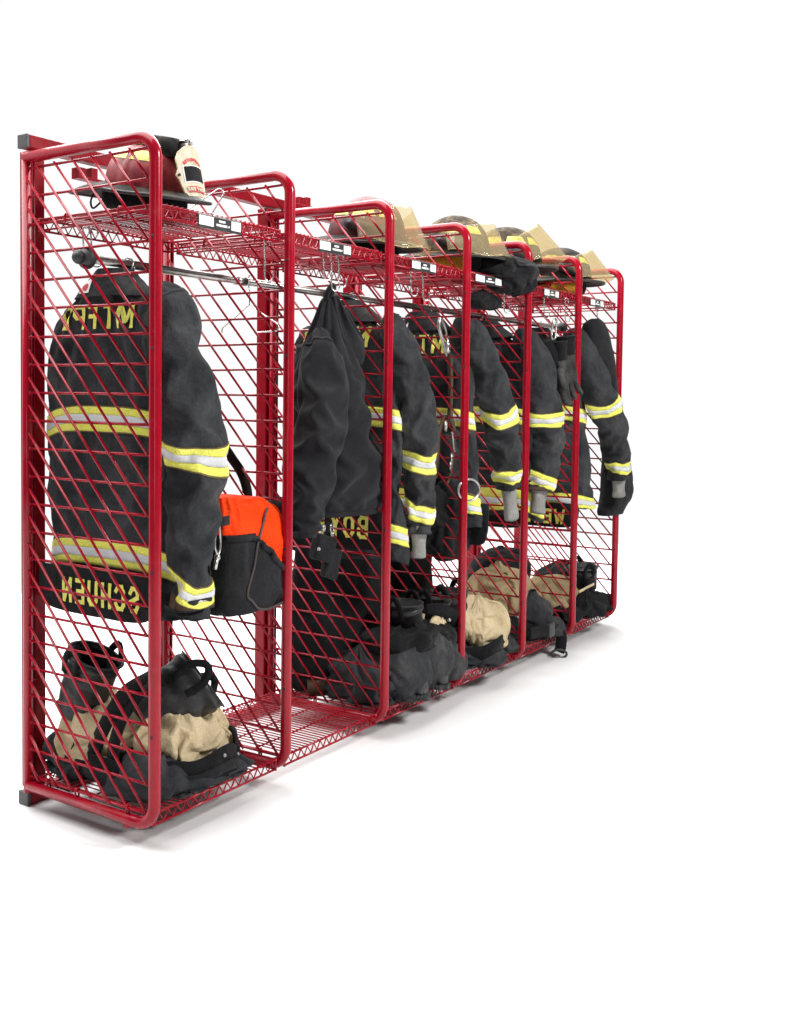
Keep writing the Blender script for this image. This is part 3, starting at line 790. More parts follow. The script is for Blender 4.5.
def sleeve_pts(x0, pts): return [(x0+x, y, z, r) for x, y, z, r in pts]
coat('charcoal firefighter coat nearest the left end, tail lettered SCHUEN in mirror writing', 'thin wire hanger hook over the rod, above the coat lettered SCHUEN', .165, .290, 2,
     sleeve_pts(0, [(.08, .10, 1.405, .058), (.095, .055, 1.375, .078), (.106, .03, 1.26, .086), (.136, .018, 1.12, .089), (.154, .008, 1.00, .090), (.146, .004, .87, .076), (.136, .002, .74, .066), (.132, .002, .575, .063)]),
     fst=(.555, .93), tail=('SCHUEN', .084, .262, .594, .040), flap=(.066, .30, .655, .525, .235), hem=.585, slit=.24, stripes=(1.105, .735), wide=1.03, lean=.03, drop=.045, hskew=.06, ts=.082, letters_y=.006, eskew=.034)
coat('charcoal firefighter coat half hidden by the black hoodie, tail lettered BOYER', 'thin wire hanger hook over the rod, above the coat lettered BOYER', 2*W+.165, .27, 5,
     sleeve_pts(2*W, [(.07, .08, 1.40, .055), (.095, .05, 1.375, .068), (.145, .02, 1.26, .073), (.195, .005, 1.10, .078), (.215, .0, .95, .070), (.225, .0, .80, .060), (.225, .0, .655, .050)]),
     fst=(.67, .885), wrist=.09, tail=('BOYER', .095, .235, .686, .046), flap=(2*W+.045, .27, .745, .60, .235), hem=.60, stripes=(1.11, .70), thick=.85, ts=.09)
coat('charcoal firefighter coat behind the hanging strap with the steel ring', 'thin wire hanger hook over the rod in the fourth bay', 3*W+.165, .275, 9,
     sleeve_pts(3*W, [(.08, .08, 1.41, .060), (.14, .05, 1.39, .072), (.205, .02, 1.27, .078), (.285, .0, 1.11, .082), (.335, -.005, .98, .074), (.37, -.005, .86, .066), (.39, -.005, .775, .058)]),
     fst=(.50, .85), wrist=.14, hem=.665, flap=(3*W+.185, .07, .72, .55, .085), stripes=(1.10, .745), thick=1.1, ts=.09)
coat('charcoal firefighter coat with brown cuffs, next to the hanging grey gloves', 'thin wire hanger hook over the rod just behind the grey gloves', 4*W+.17, .28, 12,
     sleeve_pts(4*W, [(.06, .08, 1.40, .058), (.10, .05, 1.375, .075), (.15, .02, 1.25, .094), (.19, .005, 1.09, .098), (.20, .0, .95, .090), (.17, .0, .82, .076), (.155, .0, .735, .066)]),
     fst=(.50, .875), wrist=.10, hem=.655, flap=(4*W+.12, .25, .72, .565, .21), stripes=(1.10, .72), thick=1.3, top=None)
coat('charcoal firefighter coat at the right end with its sleeve swung out past the last divider', 'thin wire hanger hook over the far right end of the rod', 5*W+.17, .28, 15,
     sleeve_pts(5*W, [(.06, .08, 1.41, .058), (.10, .04, 1.41, .075), (.17, .0, 1.28, .086), (.265, -.04, 1.12, .090), (.345, -.055, .98, .080), (.395, -.062, .85, .072), (.41, -.065, .745, .062)]),
     fst=(.47, .86), wrist=.09, hem=.655, flap=(5*W+.06, .23, .64, .52, .225), tail=('WESEN', .085, .205, .575, .042), stripes=(1.11, .69), thick=1.8, top=None)

# ------------------------------------------------------------------ black hoodie (second bay)
hx, hy = W+.37, .115
hd = thing('hoodie', 'black hooded sweatshirt hung by its hood, with a front pouch pocket', 'sweatshirt', (hx, hy, .78))
rings = [dict(c=V(c), A=V((1, -.25, 0)).normalized(), B=V((.25, 1, 0)).normalized(), a=a, b=b, n=2.3) for c, a, b in [
    ((W+.335, .10, 1.475), .018, .02), ((W+.345, .105, 1.43), .055, .045), ((W+.350, .11, 1.37), .082, .065), ((W+.355, .115, 1.30), .108, .08), ((W+.37, .12, 1.22), .128, .09),
    ((W+.40, .12, 1.10), .145, .09), ((W+.43, .12, .97), .160, .09), ((W+.455, .12, .86), .166, .085), ((W+.460, .12, .80), .158, .08), ((W+.462, .12, .775), .152, .078)]]
hb = Loft(rings, lambda p, t, u: (.012+.014*sstep(.1, .5, t))*folds(p, 8, 21, .33)-.010*math.exp(-((t-.90)/.012)**2))
hb = wrinkle(hb, 80, 80, 1.10, 1.09, [(.9, 1)], 3, 0, 80, 5, .035, .025, .03, .10, .00006)
mb = MB(); hb.mesh(mb, cap0=True, cap1=.03); hbo = mb.build('hoodie_body', M['knit'], hd)
mb = MB(); hb.band(mb, .915, .998, 90, .004, 0, 6); mb.build('waistband', M['knit'], hbo)
# pouch pocket opening: a raised curved welt on the front
mb = MB(); wl = [hb.pos(t, u, .006) for t, u in ((.66, .905), (.70, .925), (.76, .945), (.82, .955), (.86, .945), (.865, .925))]
mb.tube(spline(wl, 30), .006, 8); mb.build('pocket_welt', M['knit'], hbo)
mb = MB(); ins = spline([hb.pos(t, u, .004) for t, u in ((.67, .90), (.72, .915), (.78, .93), (.84, .935))], 20)
mb.tube(ins, [.004+.014*math.sin(PI*i/19) for i in range(20)], 10); mb.build('pocket_opening', M['blk'], hbo)
sp = [(W+.315, .11, 1.35, .045), (W+.275, .075, 1.29, .075), (W+.240, .05, 1.17, .088), (W+.205, .04, 1.04, .088), (W+.172, .04, .92, .078), (W+.150, .04, .83, .070), (W+.142, .04, .77, .056), (W+.140, .04, .735, .053)]
sl = path_loft(spline([q[:3] for q in sp], 18), [(cr([q[3] for q in sp], i/17), cr([q[3] for q in sp], i/17)*.75) for i in range(18)],
               disp=lambda p, t, u: .014*folds(p, 10, 31, .4)-.010*math.exp(-((t-.925)/.012)**2))
sl = wrinkle(sl, 72, 56, 1.13, 1.08, [(.92, 1)], 3, 2, 80, 5, .03, .02, .03, .10, .00004)
mb = MB(); sl.mesh(mb, cap0=True, cap1=.03); so = mb.build('sleeve', M['knit'], hd)
mb = MB(); sl.band(mb, .10, .112, 56, .002, 0, 2); mb.build('seam', M['knit'], so)
mb = MB(); sl.band(mb, .93, .997, 56, .003, 0, 4); mb.build('ribbed_cuff', M['knit'], so)
sl2 = path_loft(spline([(W+.38, .19, 1.32), (W+.40, .22, 1.15), (W+.39, .23, .95), (W+.37, .22, .75)], 12), [.07]*12, .7, disp=lambda p, t, u: .008*folds(p, 9, 35))
mb = MB(); sl2.mesh(mb, 50, 40, cap0=True, cap1=.03); mb.build('sleeve', M['knit'], hd)
# hood: the gathered flap that falls to the right of the hanging loop
hr = [dict(c=V(c), A=V((1, -.3, 0)).normalized(), B=V((.3, 1, 0)).normalized(), a=a, b=b, n=2.2) for c, a, b in [
    ((W+.345, .085, 1.480), .018, .018), ((W+.365, .08, 1.44), .044, .036), ((W+.392, .075, 1.39), .062, .044), ((W+.415, .075, 1.335), .066, .044), ((W+.425, .08, 1.285), .055, .036), ((W+.425, .09, 1.265), .03, .02)]]
hh = Loft(hr, lambda p, t, u: .008*folds(p, 12, 41, .45))
hh = wrinkle(hh, 48, 48, 1.08, 1.08, [], 2, 0, 70, 5, .02, .015, .02, .1)
mb = MB(); hh.mesh(mb, cap0=True, cap1=0.); mb.build('hood', M['knit'], hd)
mb = MB(); mb.tube(spline([(W+.322, .10, 1.465), (W+.312, .085, 1.49), (W+.315, .07, 1.512), (W+.325, .07, 1.508), (W+.330, .085, 1.485), (W+.335, .10, 1.47)], 30), .010, 8); mb.build('hanging_loop', M['knit'], hd)

# ------------------------------------------------------------------ orange and black gear bag (first bay)
bx, by = .435, .125
bag = thing('gear_bag', 'orange topped black duffel bag hanging beside the first coat', 'bag', (bx, by, .52))
bw, bd, z0, z1 = .138, .125, .525, .850
brings = []
for z, sx, sy in ((z0, .88, .88), (z0+.006, .96, .96), (z0+.02, 1, 1), (z0+.12, 1.01, 1.01), (z0+.21, 1.0, .98), (z0+.29, .97, .88), (z0+.317, .91, .76), (z1, .78, .60)):
    brings.append(dict(c=V((bx, by, z)), A=X_, B=Y_, a=bw*sx, b=bd*sy, n=4.2))
bl = Loft(brings, lambda p, t, u: .009*folds(p, 8, 51, .7)+.003*folds(p, 22, 2, .6))
bl.post = lambda p, t, u: V((p.x, p.y, p.z-.035*sstep(.15, 1, (p.x-bx)/bw)*sstep(.72, 1, t)+.006*math.sin(p.x*40)*sstep(.8, 1, t)))
bl = wrinkle(bl, 56, 96, 1.06, 1.06, [], 2, 1, 60, 4, .016, .012, .02, .1, .00003)
nt, nu = 112, 192
def zcurve(u):                       # edge of the black pocket, dipping to the right
    uu = (u-.55) % 1.0
    return .545+.10*sstep(.10, .40, .5-abs(uu-.20)) if False else None
mbO = MB(); mbB = MB()
pts = [[bl.pos(i/nt, k/nu) for k in range(nu)] for i in range(nt+1)]
vO = []; 
def isorange(p):
    x = (p.x-bx)/bw; y = (p.y-by)/bd
    edge = .752-.105*sstep(-.35, .85, x) if y < -.3 else .735
    return p.z > edge and x < .90
fo, fb = [], []
for i in range(nt):
    for k in range(nu):
        q = (k+1) % nu; f = (i*nu+k, i*nu+q, (i+1)*nu+q, (i+1)*nu+k)
        c = (pts[i][k]+pts[i+1][q])/2
        (fo if isorange(c) else fb).append(f)
flat = [p for r in pts for p in r]
def sub(faces, extra=None):
    used = sorted({i for f in faces for i in f}); mp = {i: n for n, i in enumerate(used)}
    return [flat[i] for i in used], [tuple(mp[i] for i in f) for f in faces]
mb = MB(); mb.add(*sub(fb)); 
n0 = len(mb.v); mb.add([flat[k] for k in range(nu)]+[V((bx, by, z0))], [((k+1) % nu, k, nu) for k in range(nu)])
mb.build('bag_shell', M['bagblack'], bag)
mb = MB(); mb.add(*sub(fo)); top = [flat[nt*nu+k] for k in range(nu)]; mb.add(top+[V((bx, by, z1+.004))], [(k, (k+1) % nu, nu) for k in range(nu)])
op = mb.build('orange_panel', M['orange'], bag)
def onbag(x, z, off=.003, y=-1):
    lo, hi = 0., 1.
    for _ in range(30):
        mid = (lo+hi)/2
        if cr([r['c'] for r in bl.R], mid).z < z: lo = mid
        else: hi = mid
    best = min(range(nu//2, nu), key=lambda k: abs(bl.pos(lo, k/nu).x-x)); return bl.pos(lo, best/nu, off)
mb = MB(); ed = [onbag(bx+bw*(-.95+1.85*i/24), .752-.105*sstep(-.35, .85, -.95+1.85*i/24)) for i in range(25)]
mb.ribbon(spline(ed, 60), (0, -.2, 1), .016, .008); mb.build('pocket_hem', M['bagblack'], bag)
mb = MB(); mb.tube(spline([onbag(bx+bw*a, z) for a, z in ((.66, .842), (.40, .822), (.10, .785), (-.12, .73), (-.30, .67), (-.52, .60), (-.42, .575), (-.1, .548), (.35, .538), (.80, .548))], 70), .0042, 8); mb.build('piping', M['piping'], bag)
mb = MB(); mb.ribbon(spline([onbag(bx+bw*.93, .80, .006), V((bx+bw*1.04, by-.02, .79)), V((bx+bw*1.10, by, .72)), V((bx+bw*1.06, by-.03, .66))], 24), (.1, 1, 0), .10, .014); mb.build('end_pocket', M['bagblack'], bag)
mb = MB(); mb.ribbon(spline([P(248, 505, 'y', .16), P(247, 490, 'y', .17), P(242, 474, 'y', .18), P(233, 460, 'y', .19), P(222, 446, 'y', .20), P(212, 452, 'y', .20), P(206, 480, 'y', .19), P(205, 510, 'y', .16)], 60), (.6, -.8, 0), .030, .004); mb.build('shoulder_strap', M['blk'], bag)
mb = MB(); q = onbag(bx-bw*.80, .765, .008); mb.ribbon([P(229, 520, 'y', -.008), P(221, 522, 'y', -.010), P(212, 526, 'y', -.012)], (.2, 0, 1), .026, .006); mb.build('strap_tab', M['blk'], bag)
q = P(219, 527, 'y', -.03)
mb = MB(); mb.tube(spline([q+V((0, 0, .01)), q+V((-.014, 0, -.02)), q+V((-.018, -.002, -.055)), q+V((-.006, -.003, -.075)), q+V((.006, 0, -.055)), q+V((.004, 0, -.02)), q+V((0, 0, .008))], 30), .0032, 8)
mb.ball(q+V((-.006, 0, -.083)), .009, 0, 10); mb.tube([q+V((-.006, 0, -.083)), q+V((-.016, 0, -.115))], .006, 8); mb.build('snap_hook', M['steel'], bag)
mb = MB(); mb.ribbon(spline([P(208, 560, 'y', -.02), P(210, 578, 'y', -.022), P(209, 596, 'y', -.022), P(202, 608, 'y', -.022), P(190, 613, 'y', -.02), P(176, 613, 'y', -.015), P(164, 608, 'y', .0)], 40), (.5, .5, .7), .018, .004); mb.build('loose_strap', M['blk'], bag)

# ------------------------------------------------------------------ helmets
def helmet(label, loc, fdir, pitch, shell, style, roll=0., visor=None, patches=True, ears=True, liner=False):
    f = V((fdir[0], fdir[1], 0)).normalized(); l = V((-f.y, f.x, 0)); up = V((0, 0, 1))
    R = Matrix.Rotation(pitch, 3, l) if pitch else Matrix.Identity(3)
    f = R @ f; up = R @ up
    if roll: R2 = Matrix.Rotation(roll, 3, f); l = R2 @ l; up = R2 @ up
    loc = V(loc); root = thing('fire_helmet', label, 'helmet', loc, 'fire helmets on the top shelf')
    w = lambda x, y, z: loc+f*x+l*y+up*z
    sd = len(label)
    hgt = .132 if style == 'trad' else .150
    zs = [(0, 1.0), (.2, .99), (.42, .93), (.63, .80), (.80, .62), (.92, .40), (.985, .18), (1.0, .02)]
    rings = [dict(c=w(-.005*q, 0, hgt*q), A=f, B=l, a=.132*s_, b=.108*s_, n=2.15) for q, s_ in zs]
    def dd(p, t, u):
        d = 0
        if style == 'trad':
            y = (p-loc).dot(l); x = (p-loc).dot(f)
            d += .010*math.exp(-(y/.007)**2)*sstep(.1, .4, t)                          # centre comb
            d += .006*math.exp(-(x/.006)**2)*sstep(.05, .3, t)*(1-sstep(.8, .98, t))
            d += .004*abs(math.sin(u*4*PI*1.0))*sstep(.1, .5, t)
        else:
            d += .010*folds(p, 11, sd, .8)*sstep(.3, .7, t)
            y = (p-loc).dot(l); d += .010*math.exp(-(y/.02)**2)*sstep(.2, .6, t)
        return d
    dome = Loft(rings, dd); mb = MB(); dome.mesh(mb, 50, 96); so = mb.build('helmet_shell', M[shell], root)
    # brim
    nu = 72; vs = []; fs = []
    def brimR(th):
        c = math.cos(th); return (.150+(.038*sstep(.2, 1, c) if c > 0 else .088*sstep(.15, 1, -c)))
    rows = 6
    for side in (0, 1):
        for i in range(rows+1):
            q = i/rows
            for k in range(nu):
                th = 2*PI*k/nu; c, s_ = math.cos(th), math.sin(th)
                r0x, r0y = .125*c, .102*s_; R = brimR(th); r1x, r1y = R*c*1.0, R*s_*.93
                x, y = r0x+(r1x-r0x)*q, r0y+(r1y-r0y)*q
                z = .010-.016*q-(.030*q*q*sstep(.2, 1, -c))-.006*q*abs(s_)**3-side*.005
                vs.append(w(x, y, z))
    n1 = (rows+1)*nu
    for side in (0, 1):
        for i in range(rows):
            for k in range(nu): j = (k+1) % nu; o = side*n1; fs.append((o+i*nu+k, o+i*nu+j, o+(i+1)*nu+j, o+(i+1)*nu+k))
    for k in range(nu): j = (k+1) % nu; fs.append((rows*nu+k, rows*nu+j, n1+rows*nu+j, n1+rows*nu+k)); fs.append((k, j, n1+j, n1+k))
    mb = MB(); mb.add(vs, fs); br = mb.build('brim', M['helmblk'], root)
    edge = [vs[rows*nu+k]-up*.0025 for k in range(nu)]
    mb = MB(); mb.tube(edge, .0052, 8, closed=True); mb.build('brim_edge', M['black'], br)
    # yellow trapezoid patches
    if patches:
        for uc in ((.06, .19, .31, .43, .69, .81) if style == 'trad' else (.10, .22, .34, .66, .78, .90)):
            mb = MB(); nn = 8; vv = []
            for i in range(nn+1):
                t = (.40+.17*i/nn) if style == 'trad' else (.34+.14*i/nn)
                hw = .052-.012*i/nn
                for k in range(nn+1): vv.append(dome.pos(t, uc+hw*(2*k/nn-1), .0016))
            ff = [(i*(nn+1)+k, i*(nn+1)+k+1, (i+1)*(nn+1)+k+1, (i+1)*(nn+1)+k) for i in range(nn) for k in range(nn)]
            mb.add(vv, ff); mb.build('reflective_patch', M['patch'], so)
    if ears:
        er = [dict(c=w(-.012, 0, z), A=f, B=l, a=a, b=b, n=2.4) for z, a, b in ((.004, .122, .100), (-.03, .122, .102), (-.055, .116, .098), (-.066, .106, .088))]
        el = Loft(er, lambda p, t, u: .008*folds(p, 12, sd+2, .6))
        mb = MB(); el.mesh(mb, 20, 60, cap0=True, cap1=.02); mb.build('ear_flap', M['blk'], root)
    if liner:
        er = [dict(c=w(-.03, .0, z), A=f, B=l, a=a, b=b, n=2.4) for z, a, b in ((.002, .135, .116), (-.03, .134, .118), (-.055, .128, .112), (-.066, .115, .1))]
        el = Loft(er, lambda p, t, u: .007*folds(p, 12, sd+2, .6))
        mb = MB(); el.mesh(mb, 16, 60, cap0=True, cap1=.01); mb.build('liner', M['ochre'], root)
    mb = MB(); mb.tube(spline([w(-.10, -.10, -.01), w(-.11, -.11, -.05), w(-.08, -.125, -.07), w(-.05, -.11, -.03)], 20), .003, 6); mb.build('chin_strap', M['blk'], root)
    if style == 'trad':
        # cover cloth crumpled over the crown and the leather front piece
        kr = [dict(c=w(.02, 0, z), A=f, B=l, a=a, b=b, n=2.6) for z, a, b in ((.100, .098, .045), (.125, .095, .05), (.143, .085, .05), (.153, .07, .04), (.149, .02, .01))]
        kl = Loft(kr, lambda p, t, u: .012*folds(p, 22, 4, .8)); mb = MB(); kl.mesh(mb, 30, 60, cap0=True); mb.build('crown_padding', M['helmblk'], root)
        out_ = [(-.038, -.072), (.038, -.072), (.050, -.060), (.058, -.022), (.066, .0), (.058, .02), (.060, .055), (.050, .078), (.030, .094), (.0, .112), (-.030, .094), (-.050, .078), (-.060, .055), (-.058, .02), (-.066, .0), (-.058, -.022), (-.050, -.060)]
        out_ = [(x*.86, y*.82) for x, y in out_]; sc = w(.163, 0, .058); tilt = Matrix.Rotation(math.radians(-22), 3, l)
        ax = l; ay = tilt @ up; bend = lambda x, y: -x*x*5.5
        o2 = []                                                     # finer outline
        for i in range(len(out_)):
            a, b = V((*out_[i], 0)), V((*out_[(i+1) % len(out_)], 0))
            for q in (0, .33, .66): o2.append(tuple((a.lerp(b, q))[:2]))
        mb = MB(); mb.plate(o2, sc, ax, ay, .004, 0, bend); sp_ = mb.build('front_shield', M['cream'], root)
        nn = ax.cross(ay).normalized()
        def panel(x0, x1, y0, y1, mat_, lift, nm, arch=.0):
            n = 10; vv = []
            for k in (0, 1):
                for i in range(n+1):
                    for j in range(n+1):
                        x = x0+(x1-x0)*i/n; y = y0+(y1-y0)*j/n+arch*(1-((i/n)*2-1)**2)
                        vv.append(sc+ax*x+ay*y+nn*(.004+bend(x, y)+lift+k*.0015))
            ff = []
            for k in (0, 1): ff += [(k*(n+1)**2+i*(n+1)+j, k*(n+1)**2+i*(n+1)+j+1, k*(n+1)**2+(i+1)*(n+1)+j+1, k*(n+1)**2+(i+1)*(n+1)+j) for i in range(n) for j in range(n)]
            mb = MB(); mb.add(vv, ff, 0, False); return mb.build(nm, mat_, sp_)
        panel(-.038, .038, -.022, .025, M['white'], -.0006, 'panel_rim', .003)
        panel(-.0355, .0355, -.0195, .0225, M['bagblack'], .0005, 'black_panel', .003)
        panel(-.033, .033, -.050, -.033, M['redprint'], .0, 'red_band', .002)
        def word(txt, size, y, mat_, arc=None, lift=.0035):
            vs_, fs_ = text_tris(txt, size, .0008, 1.15); vv = []
            for v in vs_:
                x, yy = -v.x, v.y                                    # mirror writing, as in the photograph
                if arc: a_ = x/arc; x, yy = (arc+yy)*math.sin(a_), (arc+yy)*math.cos(a_)-arc
                yy += y; vv.append(sc+ax*x+ay*yy+nn*(.004+bend(x, yy)+lift))
            mb = MB(); mb.add(vv, fs_, 0, False); mb.add([p-nn*.001 for p in vv], [g[::-1] for g in fs_], 0, False); mb.build('lettering', mat_, sp_)
        word('MONT FIRE', .0125, -.0405, M['cream'])
        word('FIREFIGHTER', .0115, .044, M['redprint'], .048, .001)
        mb = MB(); mb.tube([w(.100, 0, .145), w(.132, 0, .152)], .006, 10); mb.tube([w(.132, 0, .158), w(.138, 0, .140)], .005, 8); mb.build('shield_holder', M['steel'], root)
        mb = MB(); mb.tube([sc-ax*.050+ay*.0+nn*(bend(.050, 0)+.001), sc-ax*.050+nn*(bend(.050, 0)+.007)], .004, 10); mb.build('rivet', M['black'], sp_)
    else:
        # side brackets
        for s_ in (-1, 1):
            mb = MB(); mb.tube([w(-.01, s_*.108, .045), w(-.01, s_*.126, .045)], .021, 16); mb.tube([w(-.01, s_*.126, .045), w(-.01, s_*.131, .045)], .010, 12)
            mb.ribbon(spline([w(-.01, s_*.120, .045), w(.06, s_*.118, .03), w(.11, s_*.085, .025)], 14), up, .034, .006)
            mb.build('visor_bracket', M['black'], root)
    if visor:
        ang, h0, r0, r1, sw = visor                                  # tilt about the ear hinge, height, radii, half sweep
        hz = .045; Rv = Matrix.Rotation(-ang, 3, l); n, mrow = 36, 12; vv = []
        for k in (0, 1):
            for i in range(mrow+1):
                q = i/mrow
                for j in range(n+1):
                    th = sw*(2*j/n-1); r = r0+(r1-r0)*q-k*.002
                    lo = h0*(1-.38*sstep(.45, 1, abs(2*j/n-1)))
                    loc_ = f*(r*math.cos(th)-.01)+l*(r*.86*math.sin(th))+up*(.03-lo*q)
                    vv.append(loc+up*hz+Rv @ loc_)
        N = (mrow+1)*(n+1); ff = []
        for k in (0, 1): ff += [(k*N+i*(n+1)+j, k*N+i*(n+1)+j+1, k*N+(i+1)*(n+1)+j+1, k*N+(i+1)*(n+1)+j) for i in range(mrow) for j in range(n)]
        for j in range(n): ff.append((j, j+1, N+j+1, N+j)); ff.append((mrow*(n+1)+j, mrow*(n+1)+j+1, N+mrow*(n+1)+j+1, N+mrow*(n+1)+j))
        for i in range(mrow):
            for j in (0, n): ff.append((i*(n+1)+j, (i+1)*(n+1)+j, N+(i+1)*(n+1)+j, N+i*(n+1)+j))
        mb = MB(); mb.add(vv, ff); vo = mb.build('visor', M['visor'], root)
        mb = MB(); mb.tube([vv[mrow*(n+1)+j] for j in range(n+1)], .0018, 6); mb.build('visor_rim', M['visor'], vo)
    return root

helmet('worn red fire helmet with yellow patches and a cream leather front shield', (.220, .250, 1.732), (.05, -1), .20, 'helmred', 'trad', roll=.06)
helmet('red and black fire helmet with a large amber visor over its front', (2*W+.20, .23, 1.722), (.20, -.97), .10, 'helmdark', 'modern', visor=(.32, .150, .168, .200, 1.40)).scale = (1.12, 1.12, 1.10)
helmet('brown scorched fire helmet with a smoky visor folded down over the shelf label', (3*W+.24, .19, 1.736), (.16, -.98), .06, 'camo', 'modern', visor=(.28, .13, .168, .200, 1.40), liner=True).scale = (1.14, 1.14, 1.10)
helmet('dark fire helmet with its clear amber visor flipped up above the crown', (4*W+.20, .20, 1.748), (.55, -.84), .0, 'camo', 'modern', visor=(.62, .17, .172, .190, 1.3)).scale = (1.2, 1.2, 1.18)
helmet('black fire helmet at the right end under a wide amber visor', (5*W+.16, .16, 1.735), (.50, -.86), .05, 'helmblk', 'modern', visor=(.48, .16, .168, .200, 1.40), liner=True).scale = (1.12, 1.12, 1.05)

# ------------------------------------------------------------------ heaps of trousers and boots
FLZ = .049                                   # top of the bottom shelf
def lump(mb, c, r, seed, amp=.022, yaw=0., n=2.3, s=8, floor=FLZ, tilt=0., seg=120, mi=0, zs=.8, slack=1.13, slackd=1.5, fine=False):
    c = V(c); Rm = Matrix.Rotation(yaw, 3, 'Z') @ Matrix.Rotation(tilt, 3, 'Y')
    rings = []
    for i in range(11):
        ph = PI*i/10; z = math.cos(ph); q = max(math.sin(ph), .02)**.8
        rings.append(dict(c=c+Rm @ V((0, 0, r[2]*z)), A=Rm @ X_, B=Rm @ Y_, a=r[0]*q, b=r[1]*q, n=n))
    def post(p, t, u):
        return V((p.x, p.y, floor+.0005+.004*(p.z-floor)) if p.z < floor else p)
    rs = random.Random(seed); e1 = V((rs.uniform(-1, 1), rs.uniform(-1, 1), rs.uniform(.2, 1))).normalized(); e2 = V((rs.uniform(-1, 1), rs.uniform(-1, 1), rs.uniform(-.6, .6))).normalized()
    def drape(p, t, u):                                     # long slack folds in two directions, over a slow swelling
        a = p-e1*(p.dot(e1)*.80); b = p-e2*(p.dot(e2)*.72)
        return amp*(.9*folds(p, s*.75, seed, 1, .6)+.9*folds(a, s*1.3, seed+3, 1, .45))
    lf = Loft(rings, drape, post)
    if slack <= 1: lf.mesh(mb, 24, 36, mi=mi); return lf
    if fine: lf = wrinkle(lf, 60, 88, slack, slack, [], 1, 1, 46, 4, .045, .030, .045, .035, .00008, floor if floor > -5 else None)
    else: lf = wrinkle(lf, 44, 64, slack, slack, [], 1, 1, 36, 4, .9*max(amp, .02)*slackd, .8*max(amp, .02)*slackd, .03, .06, .00005, floor if floor > -5 else None)
    lf.mesh(mb, mi=mi); return lf
def lump_px(mb, px, py, y, r, seed, **k): return lump(mb, P(px, py, 'y', y), r, seed, **k)

def boot(label, top, axis, toe, hgt=.24, r=.072, foot=.20, cat='boot', group='rubber and leather fire boots on the bottom shelves', shaft_only=False):
    """top = centre of the opening, axis = direction from opening to ankle, toe = direction of the foot"""
    top = V(top); ax = V(axis).normalized(); toe = V(toe); toe = (toe-ax*toe.dot(ax)).normalized(); sd_ = ax.cross(toe)
    root = thing('fire_boot', label, cat, top+ax*hgt, group); sd = len(label)*1.3
    rr = [dict(c=top+ax*q*hgt+toe*(.01*q), A=toe, B=sd_, a=r*a, b=r*b, n=2.3) for q, a, b in ((0, 1.12, .95), (.12, 1.08, .93), (.35, 1.02, .86), (.6, .95, .80), (.82, .98, .74), (1.0, 1.05, .70))]
    lf = Loft(rr, lambda p, t, u: .011*folds(p, 9, sd, .7, .7)*(1.1-t)+.004*math.sin(t*26+2*math.sin(u*6.28))*sstep(.35, .6, t))
    lf.R = rr[::-1]                                                   # so that the open edge is the last ring
    mb = MB(); lf.mesh(mb, 50, 56, cap0=True, cap1=.12); so = mb.build('boot_shaft', M['leather'], root)
    mb = MB(); lf.band(mb, .955, 1.0, 56, .003, 0, 3); mb.build('top_binding', M['black'], so)
    for s_ in (-1, 1):                                                # pull loops
        u = .25 if s_ > 0 else .75; a = lf.pos(.97, u-.05, .004); b = lf.pos(.97, u+.05, .004); c_ = lf.pos(.80, u, .006)
        mb = MB(); mb.ribbon(spline([lf.pos(.75, u-.035, .004), a, (a+b)/2-ax*.045+sd_*(.008*s_), b, lf.pos(.75, u+.035, .004)], 26), sd_, .018, .004) if False else mb.ribbon(spline([lf.pos(.62, u-.04, .004), lf.pos(.9, u-.045, .005), (a+b)/2-ax*.03, lf.pos(.9, u+.045, .005), lf.pos(.62, u+.04, .004)], 26), toe, .022, .004)
        mb.build('pull_loop', M['blk'], so)
    if not shaft_only:
        base = top+ax*hgt
        fr = [dict(c=base+toe*x+ax*(-h*.5+.055), A=sd_, B=-ax, a=wd, b=h*.5, n=2.6) for x, wd, h in ((-.075, .02, .05), (-.068, .036, .10), (-.03, .042, .12), (.03, .044, .11), (.09, .048, .09), (.14, .048, .075), (.175, .040, .06), (.19, .015, .03))]
        ff = Loft(fr, lambda p, t, u: .004*folds(p, 16, sd+2, .8)); mb = MB(); ff.mesh(mb, 40, 40, cap0=True, cap1=0.); fo_ = mb.build('foot', M['leather'], root)
        sr = [dict(c=base+toe*x+ax*.062, A=sd_, B=-ax, a=wd, b=.014, n=4) for x, wd in ((-.082, .022), (-.07, .040), (-.03, .045), (.03, .046), (.09, .052), (.14, .052), (.18, .042), (.198, .016))]
        mb = MB(); Loft(sr).mesh(mb, 30, 32, cap0=True, cap1=0.); mb.build('sole', M['sole'], fo_)
    return root
def belt(mb, c, rx, ry, z, dz, w=.05, seed=0, tilt=(0, 0), n=60, a0=0, a1=2*PI):
    pts = []; c = V(c)
    for i in range(n+1):
        a = a0+(a1-a0)*i/n; x, y = rx*math.cos(a), ry*math.sin(a)
        p = c+V((x, y, z+tilt[0]*x+tilt[1]*y)); p.z += dz*noise.noise(V((math.cos(a)*1.6+seed, math.sin(a)*1.6, seed)))
        k = 1+.10*noise.noise(V((math.cos(a)*2+seed, math.sin(a)*2+5, 1))); p.x = c.x+(p.x-c.x)*k; p.y = c.y+(p.y-c.y)*k
        pts.append(p)
    mb.ribbon(pts, (0, 0, 1), w, .007); return pts

